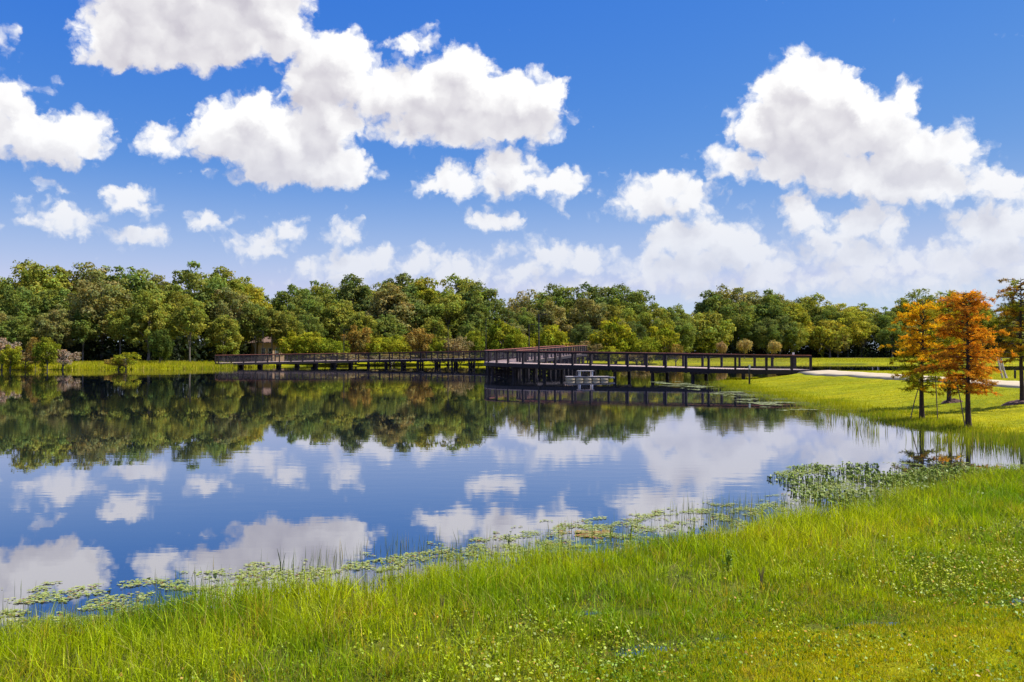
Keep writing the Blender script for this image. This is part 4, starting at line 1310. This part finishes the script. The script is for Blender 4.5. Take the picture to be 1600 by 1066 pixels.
PC = [((.33, .37, .10), .58), ((.24, .31, .06), .25), ((.44, .43, .18), .12), ((.26, .12, .05), .05)]
pads('floating_pads', [[(-60, 930), (60, 912), (200, 900), (330, 886), (430, 876), (520, 872), (640, 850), (760, 832), (880, 806), (1010, 800), (1130, 780), (1230, 772), (1290, 790), (1240, 860), (900, 900), (640, 930), (300, 975), (0, 1020), (-60, 1010)]],
     'pale green floating pads fringing the near grass', 71, 150000, (.006, .018), PC, 5.5, .44)
pads('floating_pads', [[(1185, 742), (1240, 726), (1420, 722), (1600, 722), (1700, 724), (1640, 760), (1430, 790), (1300, 800), (1230, 770)]],
     'olive floating leaves massed before the inlet on the right', 72, 30000, (.010, .026), [((.30, .34, .08), .7), ((.2, .25, .04), .3)], 2.0, .44)
pads('floating_pads', [[(1050, 600), (1100, 602), (1170, 612), (1260, 627), (1330, 640), (1300, 650), (1230, 645), (1150, 628), (1130, 620), (1060, 606)], [(1010, 597), (1060, 596), (1090, 602), (1040, 606)]],
     'greyish floating leaf mats off the lawn shore near the boardwalk', 73, 34000, (.035, .085), [((.30, .32, .17), .6), ((.22, .26, .10), .4)], 1.3, .49)
pads('floating_pads', [[(870, 832), (900, 822), (950, 826), (960, 842), (900, 846)]], 'reddish brown floating leaves off the near grass', 74, 900, (.015, .03), [((.36, .18, .07), .5), ((.34, .30, .10), .5)], 5.0, .52)

def emergent(polys, n_try, label, seed, hrange, lrange, color, thr):
    r = np.random.default_rng(seed)
    Vs, Fs, Ts, o = [], [], [], 0
    for poly in polys:
        W = [at(*p)[:2] for p in poly]; A = np.array(W)
        P = r.uniform(A.min(0), A.max(0), (n_try, 2))
        P = P[(sdist(P, W) > 0) & (fbm(P[:, 0], P[:, 1], 1.6, seed) > thr)]
        n = len(P)
        h = r.uniform(*hrange, n)
        C = np.stack([P[:, 0], P[:, 1], h], 1)
        N = unit(r.normal(0, .55, (n, 3)) + np.array([.1, -.35, .8]))
        L = r.uniform(*lrange, n)
        V, F = cards(r, C, N, L, L * .72)
        T = np.array(color) * r.uniform(.55, 1.35, (n, 1)) * np.array([1, 1, 1])
        Vs.append(V); Fs.append(F + o); o += len(V); Ts.append(np.repeat(T, 4, 0))
        # stalks as thin double-sided slivers (quads)
        w = .004
        s = np.stack([C - [w, 0, 0], C + [w, 0, 0], np.stack([P[:, 0] + w, P[:, 1], -.05 * np.ones(n)], 1), np.stack([P[:, 0] - w, P[:, 1], -.05 * np.ones(n)], 1)], 1).reshape(-1, 3)
        Vs.append(s); Fs.append(np.arange(n * 4).reshape(n, 4) + o); o += len(s); Ts.append(np.repeat(T * .8, 4, 0))
    ob = link('emergent_leaves', fast_mesh('emergent_leaves', np.concatenate(Vs), np.concatenate(Fs), MAT['pad'], np.concatenate(Ts)))
    tag(ob, label, 'water plants', kind='stuff')
emergent([[(1225, 735), (1270, 728), (1420, 728), (1620, 728), (1700, 735), (1620, 775), (1480, 785), (1420, 775), (1330, 752)]], 4300, 'dark green upright water leaves before the inlet on the right', 81, (.015, .08), (.016, .034), (.15, .215, .016), .49)
emergent([[(1195, 748), (1230, 742), (1440, 765), (1420, 800), (1280, 800)]], 1500, 'scattered dark water leaves off the right of the near grass', 82, (.015, .08), (.015, .03), (.15, .215, .016), .56)

# single plants that stand out at the near water edge
def reed_plant(px, py, hgt, n, label, color, seed, kind):
    x, y, _ = at(px, py); z = max(h1(x, y), -.06)
    r = np.random.default_rng(seed)
    root = empty(kind, (x, y, z)); tag(root, label, 'plant')
    mb = MB(); tips = []
    for k in range(n):
        a, l = r.uniform(0, 6.28), r.uniform(.02, .16) * hgt
        hh = hgt * r.uniform(.75, 1.0) if k else hgt
        p = [(0, 0, -.05), (math.cos(a) * l * .35, math.sin(a) * l * .35, hh * .55), (math.cos(a) * l, math.sin(a) * l, hh)]
        mb.tube(p, [.0045, .0038, .0012], 5, False); tips.append(p)
    st = mb.mesh('stems', MAT['grass'])
    ca = st.color_attributes.new('tint', 'FLOAT_COLOR', 'POINT')
    ca.data.foreach_set('color', np.tile(np.array([*color, 1], np.float32), len(st.vertices)))
    link('stems', st, root)
    if kind != 'reed':
        Cs, Ns = [], []
        for p in tips:
            for k in range(9 if kind == 'leafy_weed' else 3):
                s = r.uniform(.45, 1.0) if kind == 'leafy_weed' else r.uniform(.9, 1.05)
                q = np.array(p[0]) * (1 - s) + np.array(p[2]) * s
                Cs.append(q + r.normal(0, .018, 3)); Ns.append(r.normal(0, .6, 3) + np.array([0, -.5, .6]))
        C, N = np.array(Cs), unit(np.array(Ns))
        L = r.uniform(.010, .022, len(C))
        V, F = cards(r, C, N, L, L * (.35 if kind == 'leafy_weed' else .75))
        T = np.array(color) * r.uniform(.7, 1.3, (len(C), 1))
        link('leaves', fast_mesh('leaves', V, F, MAT['pad'], np.repeat(T, 4, 0)), root)
DK, BG_, DRY = (.055, .085, .015), (.20, .30, .016), (.42, .36, .15)
reed_plant(440, 893, .27, 3, 'tall dark reed alone in the pads, left of centre', DK, 1, 'reed')
reed_plant(626, 868, .20, 4, 'pair of slim reeds crossing at the pads, centre left', DK, 2, 'reed')
reed_plant(795, 850, .16, 3, 'dark broad-leaved sprig at the grass tip in mid shore', DK, 3, 'water_sprig')
reed_plant(985, 842, .22, 4, 'upright dark reeds amid brown pads, centre right', DK, 4, 'reed')
reed_plant(928, 838, .16, 3, 'short dark reed beside the reddish floating leaves', DK, 5, 'reed')
reed_plant(1100, 832, .12, 4, 'dark leafy sprig with pale flower specks, centre right shore', DK, 6, 'water_sprig')
reed_plant(1080, 836, .13, 3, 'dark sprig just left of the flowering sprig', DK, 7, 'water_sprig')
reed_plant(1182, 826, .22, 3, 'tall thin reed standing right of the sprigs', DK, 8, 'reed')
reed_plant(170, 928, .05, 5, 'dark cluster of water leaves on the left pads', DK, 9, 'water_sprig')
reed_plant(232, 905, .05, 4, 'small dark leaf cluster at the outer pad edge, left', DK, 10, 'water_sprig')
reed_plant(333, 900, .08, 3, 'dark sprig over its reflection, right of the left clusters', DK, 11, 'water_sprig')
reed_plant(205, 975, .12, 3, 'dark broad leaf on a stalk at the left grass edge', DK, 12, 'water_sprig')
reed_plant(1137, 905, .24, 9, 'bright green feathery weed rising above the grass, right of centre', BG_, 13, 'leafy_weed')
reed_plant(1190, 925, .20, 12, 'pale dry grass clump right of the bright feathery weed', DRY, 14, 'reed')
reed_plant(620, 965, .17, 4, 'pale dry stalk leaning in the grass, left of centre', DRY, 15, 'reed')
reed_plant(690, 968, .18, 5, 'fan of pale dry stalks in mid grass', DRY, 16, 'reed')
reed_plant(1400, 800, .18, 7, 'slim green reeds at the right end of open shore', (.12, .16, .02), 17, 'reed')
